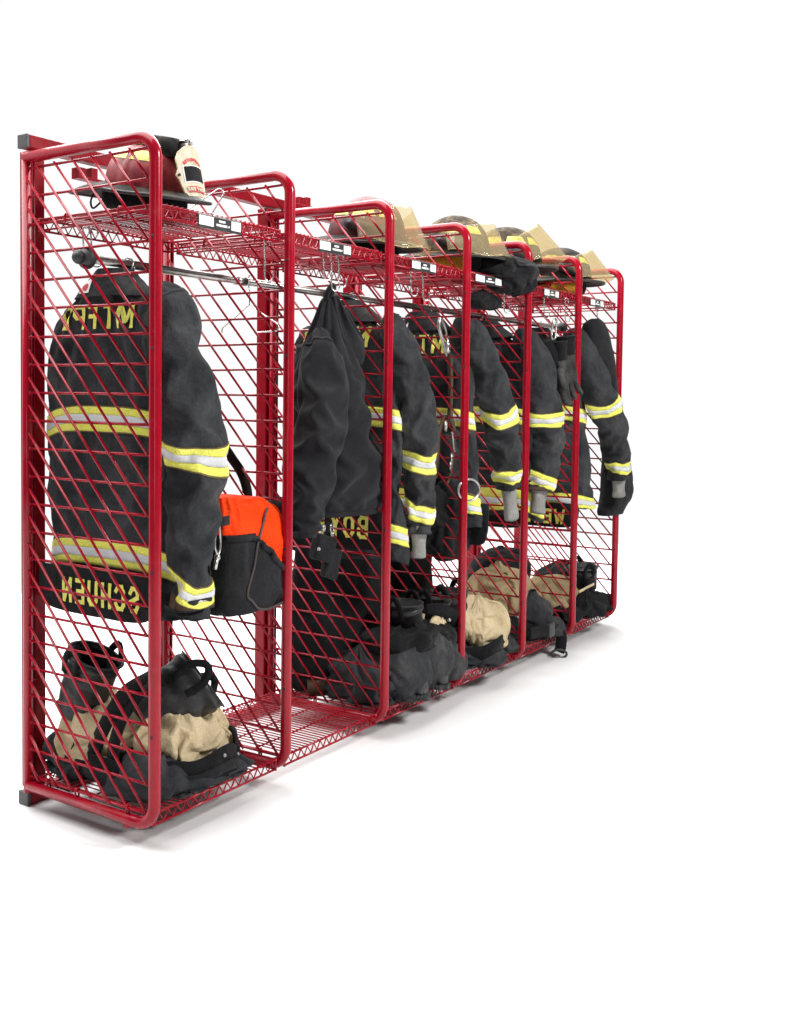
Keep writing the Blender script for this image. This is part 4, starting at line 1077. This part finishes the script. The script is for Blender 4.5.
# bay 1
t1 = thing('turnout_trousers', 'charcoal firefighter trousers pushed down round black boots in the nearest bay, tan lining showing', 'trousers', (.25, .27, FLZ), 'firefighter trousers heaped on the bottom shelves')
def heap(ells, size, bound, seed, grow=1.07, slack=1.26, **k):
    """slack, crumpled bodies of folded cloth pressed together, one mesh"""
    mb = MB(); rs = random.Random(seed)
    for q, (c_, r_) in enumerate(ells):
        lump(mb, c_, tuple(v*grow for v in r_), seed+q*3, .024, n=rs.uniform(2.4, 3.6), tilt=rs.uniform(-.3, .3), yaw=rs.uniform(-.5, .5), slack=slack, slackd=1.7, fine=True)
    return mb
def PX(px, py, y, r): p = P(px, py, 'y', y); return ((p.x, p.y, p.z), r)
heap([((.25, .27, .075), (.19, .21, .075)), ((.14, .41, .105), (.10, .10, .10)), ((.36, .13, .07), (.10, .095, .06)), ((.14, .14, .10), (.09, .09, .085)), ((.26, .07, .06), (.12, .05, .045)), ((.41, .25, .07), (.06, .12, .05))], .74, (.262, .262, .235, .238), 3, sq=(1.7, 1.)).build('trouser_legs', M['coat'], t1)
heap([((.25, .16, .175), (.12, .085, .10)), ((.34, .22, .165), (.105, .10, .10)), ((.17, .36, .18), (.11, .115, .11)), ((.26, .27, .19), (.12, .09, .11)), ((.40, .17, .13), (.05, .06, .07))], .62, (.262, .262, .200, .205), 5, sq=(1.6, 1.), bend=.03).build('lining', M['tan'], t1)
mb = MB(); bp = belt(mb, (.262, .255, 0), .228, .236, .118, .055, .048, 2, (-.05, .06)); wb = mb.build('waistband', M['blk'], t1)
mb = MB(); belt(mb, (.262, .255, 0), .236, .243, .088, .045, .030, 2, (-.05, .06)); mb.build('belt', M['coat2'], t1)
for i in (0, 3, 46, 51, 56):
    mb = MB(); p = bp[i]; o = (p-V((.265, .255, p.z))).normalized(); mb.ball(p+o*.006, .0068, 0, 10, (1, 1, 1)); mb.build('snap_button', M['chrome'], wb)
for nm, pts_, wdt in (('suspender', [P(84, 775, 'x', .045), P(96, 745, 'x', .05), P(112, 712, 'x', .075), P(128, 690, 'x', .10), P(150, 676, 'x', .13)], .05),
                      ('suspender', [P(112, 775, 'x', .05), P(114, 745, 'x', .055), P(124, 715, 'x', .08), P(140, 695, 'x', .10), P(158, 684, 'x', .13)], .042)):
    mb = MB(); mb.ribbon(spline(pts_, 40), (0, -1, .25), wdt, .006); mb.build(nm, M['blk'], t1)
boot('black leather boot standing crookedly at the back left of the nearest heap', P(95, 655, 'y', .36), (-.05, .34, -1), (.1, 1, -.2), .19, .076, shaft_only=True)
boot('black leather boot lying on the tan lining with its wide opening facing right', P(203, 678, 'y', .13), (-.60, .40, -.50), (-.3, .6, .2), .21, .090, shaft_only=True)

# bay 3 : grey heap with toes over the edge
b3 = 2*W
t3 = thing('turnout_trousers', 'bulging charcoal trousers heaped in the third bay with folded knees over the shelf edge', 'trousers', (b3+.28, .2, FLZ), 'firefighter trousers heaped on the bottom shelves')
mb = heap([PX(364, 676, .17, (.10, .13, .12)), PX(392, 658, .15, (.12, .12, .13))], .66, (b3+.20, .18, .19, .17), 31, sq=(1.6, 1.))
for q, (px, py, y, r, ti) in enumerate(((404, 668, .045, (.10, .07, .115), -.35), (426, 652, .045, (.11, .075, .115), .40), (440, 660, .08, (.09, .08, .11), .2))):
    lump_px(mb, px, py, y, r, 36+3*q, amp=.020, tilt=ti, n=3.2, slack=1.16)
mb.build('trouser_legs', M['coat'], t3)
mb = MB(); lump_px(mb, 405, 632, .10, (.19, .13, .055), 44, amp=.022, s=10); lump_px(mb, 432, 630, .07, (.10, .08, .055), 45, amp=.02, tilt=.2)
mb.build('waistband', M['blk'], t3)
mb = MB(); lump_px(mb, 437, 617, .10, (.085, .07, .045), 46, amp=.015); lump_px(mb, 440, 626, .035, (.075, .02, .045), 48, amp=.012, tilt=.5)
mb.build('lining', M['tan'], t3)
mb = MB(); mb.ribbon(spline([P(426, 612, 'y', .06), P(440, 611, 'y', .03), P(452, 617, 'y', .02), P(458, 628, 'y', .02), P(452, 636, 'y', .03)], 30), (0, -.4, 1), .062, .008); mb.build('strap', M['blk'], t3)
mb = MB(); mb.ribbon(spline([P(420, 622, 'y', .03), P(421, 632, 'y', .01), P(424, 645, 'y', .015)], 20), (1, 0, .1), .055, .008); mb.build('belt_loop', M['coat2'], t3)
mb = MB(); mb.ball(P(449, 620, 'y', .0), .008, 0, 10); mb.build('snap_button', M['chrome'], t3)
boot('black boot shaft rising from the third bay heap beside its red upright', P(403, 602, 'y', .10), (.05, 0, -1), (0, -1, 0), .17, .068, shaft_only=True)
boot('second black boot shaft of the third bay heap, farther from the red upright', P(432, 596, 'y', .14), (-.05, 0, -1), (0, -1, 0), .16, .068, shaft_only=True)
def toe_boot(label, heel, d, sc=1.0):
    root = thing('fire_boot', label, 'boot', heel, 'rubber and leather fire boots on the bottom shelves'); d = V(d).normalized(); sd_ = V((-d.y, d.x, 0)); heel = V(heel)
    fr = [dict(c=heel+d*x*sc+Z_*(h*.5+.018)*sc, A=sd_, B=Z_, a=wd*sc, b=h*.5*sc, n=2.5) for x, wd, h in ((0, .03, .08), (.04, .046, .09), (.10, .05, .085), (.15, .05, .072), (.19, .042, .055), (.205, .016, .02))]
    mb = MB(); Loft(fr, lambda p, t, u: .004*folds(p, 16, sc*9, .8)).mesh(mb, 36, 40, cap0=True, cap1=0.); mb.build('foot', M['leather'], root)
    sr = [dict(c=heel+d*x*sc+Z_*.010*sc, A=sd_, B=Z_, a=wd*sc, b=.012*sc, n=4) for x, wd in ((-.01, .03), (.03, .048), (.10, .053), (.15, .055), (.19, .047), (.215, .018))]
    mb = MB(); Loft(sr, lambda p, t, u: .0015*math.sin(t*90)).mesh(mb, 70, 32, cap0=True, cap1=0.); mb.build('sole', M['sole'], root)
toe_boot('dusty black boot toe jutting over the shelf edge under the grey knee', (b3+.20, .145, FLZ+.002), (.10, -1, 0), .92)
toe_boot('black boot toe jutting over the shelf edge, right of the dusty toe', (b3+.36, .145, FLZ+.002), (.15, -1, 0), .88)
# dark garments standing at the back of bays 3 and 4
def dark_sack(label, c, r, top, seed, nm='gear_sack'):
    root = None; c = V(c)
    rings = [dict(c=V((c.x, c.y, z)), A=X_, B=Y_, a=r[0]*k, b=r[1]*k, n=3) for z, k in ((FLZ, .9), (FLZ+.04, 1), (FLZ+(top-FLZ)*.35, 1.02), (FLZ+(top-FLZ)*.7, .97), (top-.05, .9), (top, .55))]
    lf = Loft(rings, lambda p, t, u: .018*folds(p, 6, seed, .4)); root = thing('gear_sack', label, 'sack', (c.x, c.y, FLZ))
    mb = MB(); lf.mesh(mb, 70, 70, cap0=True, cap1=.02); so = mb.build('sack_body', M['blk'], root)
    mb = MB(); q = [lf.pos(.18, .52+.10*i/4, .003) for i in range(5)]; mb.ribbon(q, (0, 0, 1), .06, .002); mb.build('worn_patch', M['brown'], so)
    mb = MB(); a = lf.pos(.72, .74, .004); mb.ribbon(spline([a+V((-.07, .01, 0)), a, a+V((.06, .015, .005))], 10), (0, 0, 1), .02, .003); mb.build('grey_band', M['knitgrey'], so)
    return root
dark_sack('tall black cloth sack behind the grid beside the third bay heap', (b3+.24, .37, 0), (.23, .12), .66, 61)

# bay 4
b4 = 3*W
t4 = thing('turnout_trousers', 'trousers in the fourth bay with a bright tan lining bulging over grey legs', 'trousers', (b4+.25, .2, FLZ), 'firefighter trousers heaped on the bottom shelves')
c4 = P(478, 650, 'y', .12)
heap([PX(462, 652, .14, (.14, .13, .09)), PX(487, 655, .05, (.11, .05, .06)), PX(496, 645, .12, (.08, .09, .08))], .62, (c4.x, .13, .23, .14), 71, sq=(1.6, 1.)).build('trouser_legs', M['coat'], t4)
heap([PX(480, 617, .09, (.10, .08, .10)), PX(462, 610, .15, (.10, .08, .09)), PX(488, 628, .07, (.055, .06, .06))], .50, (P(472, 618, 'y', .11).x, .12, .165, .115), 77, sq=(1.6, 1.), bend=.03).build('lining', M['tan'], t4)
mb = MB(); belt(mb, P(472, 640, 'y', .12), .20, .135, .0, .02, .055, 4, (.12, 0)); mb.build('waistband', M['blk'], t4)
boot('black boot shaft leaning in the fourth bay behind the tan lining', P(449, 590, 'y', .16), (.05, 0, -1), (0, -1, 0), .18, .066, shaft_only=True)
dark_sack('black cloth sack at the back of the fourth bay, under the hanging strap', (b4+.20, .40, 0), (.17, .10), .58, 66)
# bay 5
b5 = 4*W
t5 = thing('turnout_trousers', 'trousers in the fifth bay, a broad shaded tan lining rolled in black cloth', 'trousers', (b5+.26, .22, FLZ), 'firefighter trousers heaped on the bottom shelves')
heap([PX(498, 590, .26, (.13, .12, .13)), PX(514, 600, .22, (.12, .10, .11))], .62, (P(505, 594, 'y', .26).x, .26, .20, .16), 81, sq=(1.6, 1.), bend=.03).build('lining', M['tan_shaded'], t5)
mb = heap([PX(513, 626, .16, (.17, .12, .09)), PX(546, 632, .10, (.14, .10, .055))], .66, (P(528, 628, 'y', .13).x, .13, .26, .14), 83, sq=(1.6, 1.)); lump_px(mb, 500, 570, .36, (.22, .10, .12), 85, amp=.024); mb.build('black_wrap', M['blk'], t5)
heap([PX(533, 614, .09, (.08, .08, .11)), PX(543, 624, .06, (.09, .07, .07))], .44, (P(537, 618, 'y', .08).x, .08, .14, .11), 87, sq=(1.6, 1.)).build('trouser_legs', M['coat'], t5)
for (px, py) in ((503, 623), (517, 616)):
    mb = MB(); mb.ball(P(px, py, 'y', .06), .010, 0, 10); mb.build('snap_button', M['chrome'], t5)
mb = MB(); mb.ribbon(spline([P(530, 634, 'y', .0), P(545, 631, 'y', -.012), P(556, 629, 'y', -.015), P(561, 634, 'y', -.02), P(561, 645, 'y', -.02), P(559, 652, 'y', -.02)], 40), [V((.2, 0, 1)).lerp(V((.57, -.82, 0)), min(1, max(0, (i-18)/10))) for i in range(40)], .050, .007)
sk = mb.build('strap', M['blk'], t5)
q = P(559, 654, 'y', -.02); mb = MB(); mb.tube([q+V((.57*.036*math.cos(a), -.82*.036*math.cos(a), .020*math.sin(a))) for a in [2*PI*i/20 for i in range(20)]], .0055, 8, closed=True); mb.build('buckle', M['black'], sk)
mb = MB(); qq = P(551, 630, 'y', -.02); mb.obox(qq, V((.03, 0, 0)), V((0, .008, 0)), V((0, 0, .032)), 0, .004); mb.build('buckle', M['black'], sk)
# bay 6
b6 = 5*W
t6 = thing('turnout_trousers', 'trousers in the last bay, a small tan fold among black cloth and boots', 'trousers', (b6+.26, .22, FLZ), 'firefighter trousers heaped on the bottom shelves')
heap([PX(550, 592, .24, (.19, .13, .085))], .58, (P(550, 592, 'y', .24).x, .24, .23, .16), 91, sq=(1.6, 1.), bend=.03).build('lining', M['tan_shaded'], t6)
mb = heap([PX(560, 610, .16, (.20, .12, .08)), PX(588, 606, .12, (.12, .09, .10))], .66, (P(572, 608, 'y', .14).x, .15, .25, .14), 93, sq=(1.6, 1.)); lump_px(mb, 560, 577, .34, (.24, .10, .10), 95, amp=.03); mb.build('black_wrap', M['blk'], t6)
heap([PX(588, 602, .06, (.08, .07, .085))], .40, (P(591, 602, 'y', .05).x, .05, .12, .09), 99, sq=(1.6, 1.)).build('trouser_legs', M['coat2'], t6)
boot('black boot with an upturned shaft on the last heap at the right end', P(583, 566, 'y', .12), (.15, .1, -1), (.8, -.6, 0), .15, .066, shaft_only=True)
mb = MB(); mb.ribbon(spline([P(579, 592, 'y', .02), P(586, 588, 'y', .0), P(594, 584, 'y', .0)], 12), (0, 0, 1), .012, .004); mb.build('trim', M['tan'], t6)

# ------------------------------------------------------------------ hooks, straps, gloves, hood
def s_hook(label, x, y, ztop, length, d=(1, 0, 0), gauge=.0024, grp='wire hooks under the top shelves'):
    d = V(d).normalized(); p = V((x, y, ztop))
    pts = [p+d*.012+Z_*-.010, p+d*.011+Z_*.004, p+Z_*.009, p-d*.006+Z_*0, p-d*.004-Z_*length*.5, p-d*.004-Z_*(length-.015), p+d*.004-Z_*(length), p+d*.018-Z_*(length-.002), p+d*.024-Z_*(length-.018), p+d*.020-Z_*(length-.03)]
    mb = MB(); mb.tube(spline(pts, 60), gauge, 8); o = mb.build('wire_hook', M['wire']); tag(o, label, 'hook', grp); return o
hk = [(85, 240, .36, .095, 'bright wire hook under the first shelf beside the black rod end'), (93, 240, .34, .10, 'second bright wire hook under the first shelf, right of the one beside the rod end'),
      (266, 258, .06, .115, 'bright wire hook with a curled tip under the right end of the first shelf'),
      (325, 262, .05, .085, 'wire hook hanging beside the label of the empty second shelf, leftmost of its trio'), (333, 266, .05, .115, 'wire hook above the peak of the black hoodie, middle of its trio'), (340, 268, .05, .10, 'wire hook right of the black hoodie peak, rightmost of its trio'),
      (412, 285, .05, .09, 'wire hook under the third shelf, nearest its red upright'), (424, 287, .05, .10, 'wire hook under the third shelf, right of its label'),
      (505, 305, .04, .10, 'wire hook under the fourth shelf close to the next upright'), (545, 310, .02, .10, 'wire hook under the fifth shelf left of the glove clip'), (566, 312, .02, .10, 'wire hook under the fifth shelf right of the glove clip'),
      (598, 312, .02, .10, 'wire hook under the last shelf above the black hanging hood')]
for px, py, y, L, lb in hk:
    p = P(px, py, 'y', y); s_hook(lb, p.x, y, 1.610, L, (.8, -.5, 0))
# ring of wire round the rod, above the first coat
mb = MB(); c = V((.16, ry, rz-.004)); mb.tube([c+V((.004*math.sin(3*a), .021*math.cos(a), .021*math.sin(a))) for a in [2*PI*i/28 for i in range(28)]], .0018, 6, closed=True)
tag(mb.build('wire_ring', M['wire']), 'small bright wire ring looped round the rod above the first coat', 'ring')
# a bare wire hanger at the right of bay 1 and one laid up on its shelf
def wire_hanger(label, c, d, tilt=0., s=1.):
    c = V(c); d = V(d).normalized(); u = Z_.copy()
    if tilt: R = Matrix.Rotation(tilt, 3, V((-d.y, d.x, 0))); d = R @ d; u = R @ u
    q = [(0, .05), (.012, .072), (.0, .095), (-.018, .088), (-.02, .075)]
    mb = MB(); mb.tube(spline([c+d*a*s+u*b*s for a, b in [(0, 0)]+q], 24), .0021, 6)
    tri = fillet([c, c+d*.20*s-u*.09*s, c-d*.20*s-u*.09*s, c], .012, 5)
    mb.tube(tri, .0021, 6); tag(mb.build('wire_hanger', M['wire']), label, 'hanger')
wire_hanger('bare white wire hanger on the rod between the first coat and the hoodie', (W+.13, .265, 1.444), (.25, 1, 0))
p = P(255, 205, 'y', .20)
wire_hanger('white wire hanger propped upside down on the first shelf', (W-.10, .22, 1.70), (.8, -.6, .1), 2.6, .55)
# leather strap with ring, fourth bay
st = thing('harness_strap', 'dark leather strap with a steel clip and ring hanging behind the fourth divider', 'strap', P(448, 480, 'y', .10))
y_ = .085
mb = MB(); mb.tube(spline([(P(440, 318, 'y', y_)), P(439, 326, 'y', y_), P(442, 338, 'y', y_), P(446, 352, 'y', y_), P(447, 358, 'y', y_)], 30), [.007]*30, 8); mb.tube(spline([P(440, 318, 'y', y_), P(446, 330, 'y', y_), P(447, 350, 'y', y_)], 16), .004, 8); mb.build('snap_clip', M['steel'], st)
c = P(449, 347, 'y', y_); mb = MB(); mb.tube([c+V((.062*math.cos(a), .03*math.cos(a), .037*math.sin(a))) for a in [2*PI*i/32 for i in range(32)]], .0048, 8, closed=True); mb.build('steel_ring', M['wire'], st)
mb = MB(); mb.ribbon(spline([P(450, 356, 'y', y_), P(451, 380, 'y', y_), P(451, 400, 'y', y_), P(449, 425, 'y', y_)], 30), (1, .3, 0), .075, .007)
mb.ribbon(spline([P(446, 415, 'y', y_), P(440, 432, 'y', y_+.02), P(437, 455, 'y', y_+.02), P(436, 478, 'y', y_+.03)], 30), (1, .2, 0), .055, .007)
mb.ribbon(spline([P(450, 415, 'y', y_), P(456, 432, 'y', y_), P(455, 460, 'y', y_), P(446, 490, 'y', y_+.02), P(440, 505, 'y', y_+.02)], 30), (1, .2, .3), .05, .007); mb.build('leather_strap', M['brown'], st)
mb = MB(); mb.tube(spline([P(452, 432, 'y', .05), P(453, 440, 'y', .05), P(454, 452, 'y', .05)], 12), .005, 8)
for (a, b) in ((446, 426), (452, 458), (451, 466)):
    c = P(a, b, 'y', .05); mb.tube([c+V((.022*math.cos(q), .01*math.cos(q), .020*math.sin(q))) for q in [2*PI*i/18 for i in range(18)]], .0038, 6, closed=True)
mb.build('chain_clip', M['steel'], st)
mb = MB(); lump_px(mb, 446, 500, .12, (.16, .07, .09), 111, amp=.03, s=9); lump_px(mb, 449, 530, .12, (.13, .06, .10), 113, amp=.03, s=9); mb.build('folded_webbing', M['blk'], st)
c = P(469, 490, 'y', -.012); mb = MB(); mb.tube([c+V((.050*math.cos(a), -.02*math.cos(a), .043*math.sin(a))) for a in [2*PI*i/32 for i in range(32)]], .0048, 8, closed=True)
tag(mb.build('steel_ring', M['steel']), 'large steel ring hanging before the hem of the fourth bay coat', 'ring')

# radio pouch and keys under the hoodie
pc = thing('belt_pouch', 'small black pouch with a bunch of keys hanging under the hoodie', 'pouch', P(328, 560, 'y', .10))
mb = MB(); q = P(323, 548, 'y', .10); mb.obox(q, V((.038, -.01, -.012)), V((.008, .022, 0)), V((.014, 0, .042)), 0, .008); q2 = P(331, 563, 'y', .10); mb.obox(q2, V((.028, -.008, -.010)), V((.006, .016, 0)), V((.016, 0, .05)), 0, .008); mb.build('pouch_body', M['bagblack'], pc)
mb = MB(); mb.ball(P(319, 549, 'y', .072), .006, 0, 8); mb.build('snap_button', M['steel'], pc)
mb = MB()
for (a, b, r_) in ((324, 528, .012), (332, 528, .016), (333, 534, .008)):
    c = P(a, b, 'y', .085); mb.tube([c+V((r_*math.cos(q), .005*math.cos(q), r_*math.sin(q))) for q in [2*PI*i/18 for i in range(18)]], .0026, 6, closed=True)
mb.ribbon([P(323, 525, 'y', .085), P(320, 533, 'y', .085)], (1, 0, .3), .012, .002); mb.ribbon([P(331, 531, 'y', .083), P(333, 540, 'y', .083)], (1, 0, .2), .010, .002); mb.build('keys', M['steel'], pc)
mb = MB(); mb.ribbon(spline([P(329, 505, 'y', .12), P(328, 518, 'y', .10), P(326, 540, 'y', .095)], 14), (1, 0, 0), .03, .004); mb.build('strap', M['blk'], pc)

# gloves on a clip, fifth bay
def glove(label, wrist_, down, side, mat_='knitgrey', s=1.0, seed=0):
    w_ = V(wrist_); d = V(down).normalized(); sd_ = V(side); sd_ = (sd_-d*sd_.dot(d)).normalized(); nn = d.cross(sd_)
    root = thing('work_glove', label, 'glove', w_+d*.2*s, 'gloves clipped under the fifth shelf')
    rr = [dict(c=w_+d*q*s, A=sd_, B=nn, a=a*s, b=b*s, n=2.4) for q, a, b in ((-.03, .030, .022), (0, .036, .024), (.04, .038, .022), (.08, .046, .022), (.115, .046, .019), (.13, .040, .014))]
    mb = MB(); Loft(rr, lambda p, t, u: .005*folds(p, 22, seed, .7)).mesh(mb, 36, 40, cap0=True, cap1=0.)
    for k, (off, L, bend) in enumerate(((-.034, .075, .010), (-.012, .090, .016), (.011, .086, .02), (.032, .068, .026))):
        b0 = w_+d*.108*s+sd_*off*s; pts_ = [b0, b0+d*L*.35*s+nn*bend*.4*s, b0+d*L*.7*s+nn*bend*s+sd_*off*.1*s, b0+d*L*s+nn*bend*2*s+sd_*off*.12*s]
        mb.tube(spline(pts_, 12), [r_*s for r_ in (.0125, .0128, .0128, .0126, .0124, .0122, .012, .0118, .0115, .0108, .009, .004)], 12)
    b0 = w_+d*.045*s-sd_*.036*s; mb.tube(spline([b0, b0+d*.03*s-sd_*.016*s+nn*.006*s, b0+d*.062*s-sd_*.022*s+nn*.014*s, b0+d*.085*s-sd_*.02*s+nn*.02*s], 12), [r_*s for r_ in (.015, .015, .0148, .0145, .014, .0138, .0135, .013, .0125, .0115, .009, .004)], 12)
    mb.build('glove_hand', M[mat_], root)
    mb = MB(); cr_ = [dict(c=w_+d*q*s, A=sd_, B=nn, a=a*s, b=b*s, n=2.4) for q, a, b in ((-.065, .048, .034), (-.03, .040, .028), (.0, .039, .027), (.01, .040, .028))]
    Loft(cr_, lambda p, t, u: .006*folds(p, 20, seed+2, .6)).mesh(mb, 20, 36, cap0=True, cap1=.0); mb.build('glove_cuff', M['blk'], root)
M['glove'] = cloth('worn_grey_glove', (.014, .013, .013), (.07, .068, .066), dirt=(.10, .05, .03), dirtamt=.7, wscale=200)
glove('worn grey glove hanging left of its pair before the sixth upright', P(560, 357, 'y', -.035), (.18, 0, -1), (1, .3, 0), 'glove', 1.12, 3)
glove('worn grey glove hanging in front of the sixth upright, right of its pair', P(566, 352, 'y', -.045), (.12, -.02, -1), (.8, -.6, 0), 'glove', 1.1, 7)
cg = thing('carabiner', 'steel carabiner holding the pair of grey gloves', 'clip', P(555, 345, 'y', -.03))
mb = MB(); q = P(554, 330, 'y', -.03); mb.tube(fillet([q+V((-.026, 0, .0)), q+V((.0, 0, .055)), q+V((.028, 0, .044)), q+V((.016, 0, -.040)), q+V((-.022, 0, -.044)), q+V((-.026, 0, -.002))], .012, 6), .0045, 8); mb.build('clip_body', M['steel'], cg)
mb = MB(); lump_px(mb, 553, 350, .0, (.085, .045, .075), 121, amp=.025, floor=-9, s=14); lump_px(mb, 546, 362, .02, (.06, .04, .05), 123, amp=.022, floor=-9, s=14); tag(mb.build('glove_strap', M['blk']), 'bunched black glove straps knotted under the steel carabiner', 'strap')
# black hood hanging on the last coat
hb6 = thing('cloth_hood', 'black cloth hood hanging behind the last coat sleeve at the right end', 'hood', P(602, 420, 'y', .0))
rr = [dict(c=P(px, py, 'y', .0), A=V((1, 0, 0)), B=Y_, a=a, b=b, n=2.2) for px, py, a, b in ((595, 319, .03, .02), (595, 325, .075, .05), (597, 340, .105, .06), (600, 360, .11, .06), (604, 385, .10, .055), (608, 410, .09, .05), (612, 440, .08, .05), (614, 470, .075, .045))]
mb = MB(); Loft(rr, lambda p, t, u: .014*folds(p, 9, 131, .35)).mesh(mb, 70, 50, cap0=True, cap1=.0); mb.build('hood_cloth', M['coat2'], hb6)
rr = [dict(c=P(px, py, 'y', .02), A=V((1, 0, 0)), B=Y_, a=a, b=b, n=2.4) for px, py, a, b in ((616, 452, .10, .05), (617, 470, .155, .06), (617, 492, .165, .06), (612, 508, .14, .055), (611, 514, .12, .05))]
sk6 = thing('cloth_pouch', 'black cloth pouch hanging behind the cuff of the last coat', 'pouch', P(615, 512, 'y', .02))
mb = MB(); Loft(rr, lambda p, t, u: .016*folds(p, 9, 141, .4)).mesh(mb, 40, 50, cap0=True, cap1=.0); mb.build('pouch_cloth', M['coat2'], sk6)
# crumpled hood on the fourth shelf
hs = thing('folded_hood', 'crumpled black hood lying on the fourth shelf and drooping below its label', 'hood', (b4+.45, .05, 1.65))
mb = MB(); lump_px(mb, 503, 266, .06, (.17, .12, .055), 151, amp=.03, floor=1.648, s=11); lump_px(mb, 512, 279, .035, (.12, .09, .055), 153, amp=.028, floor=-9, s=11); lump_px(mb, 494, 282, .08, (.13, .10, .05), 155, amp=.022, floor=1.648, s=11); mb.build('hood_cloth', M['coat2'], hs)
mb = MB(); lump_px(mb, 483, 297, .06, (.115, .05, .035), 157, amp=.014, floor=-9, s=11); mb.build('hood_bib', M['blk'], hs)

# ------------------------------------------------------------------ light
# invented surroundings: white where the camera looks, dimmed behind it for contrast
w_ = bpy.data.worlds.new('World'); S.world = w_; w_.use_nodes = True
nt = w_.node_tree; bg = nt.nodes['Background']
tc = nd(nt, 'ShaderNodeTexCoord'); dt = nd(nt, 'ShaderNodeVectorMath', operation='DOT_PRODUCT'); dt.inputs[1].default_value = (.70, .70, .12)
nt.links.new(tc.outputs['Generated'], dt.inputs[0])
mr = nd(nt, 'ShaderNodeMapRange', interpolation_type='SMOOTHSTEP'); mr.inputs['From Min'].default_value = .18; mr.inputs['From Max'].default_value = .58
mr.inputs['To Min'].default_value = .07; mr.inputs['To Max'].default_value = 1.02
nt.links.new(dt.outputs['Value'], mr.inputs['Value']); nt.links.new(mr.outputs[0], bg.inputs['Strength'])
bg.inputs['Color'].default_value = (1, 1, 1, 1)
def area(name, loc, target, size, power, col=(1, 1, 1), sy=None):
    l = bpy.data.lights.new(name, 'AREA'); l.energy = power; l.color = col; l.size = size
    if sy: l.shape = 'RECTANGLE'; l.size_y = sy
    o = link(bpy.data.objects.new(name, l)); o.location = loc
    o.rotation_euler = (V(target)-V(loc)).to_track_quat('-Z', 'Y').to_euler(); return o
area('floor_fill_overhead', (1.6, 1.7, 4.6), (1.6, .2, 0), 9.0, 1150, (1, 1, 1), 5.0)  # unseen lamp added overhead to lift the floor to white
area('softbox_strip', (-4.2, -3.0, 1.7), (.6, .2, 1.0), .30, 30, (1, 1, 1), 2.6)
area('softbox_key', (1.3, -3.4, 3.4), (1.0, .2, .7), .8, 250, (1, .99, .97), 1.0)
S.view_settings.view_transform = 'Standard'; S.view_settings.look = 'None'
S.view_settings.exposure = 0; S.view_settings.gamma = 1
S.cycles.max_bounces = 8; S.cycles.transparent_max_bounces = 24
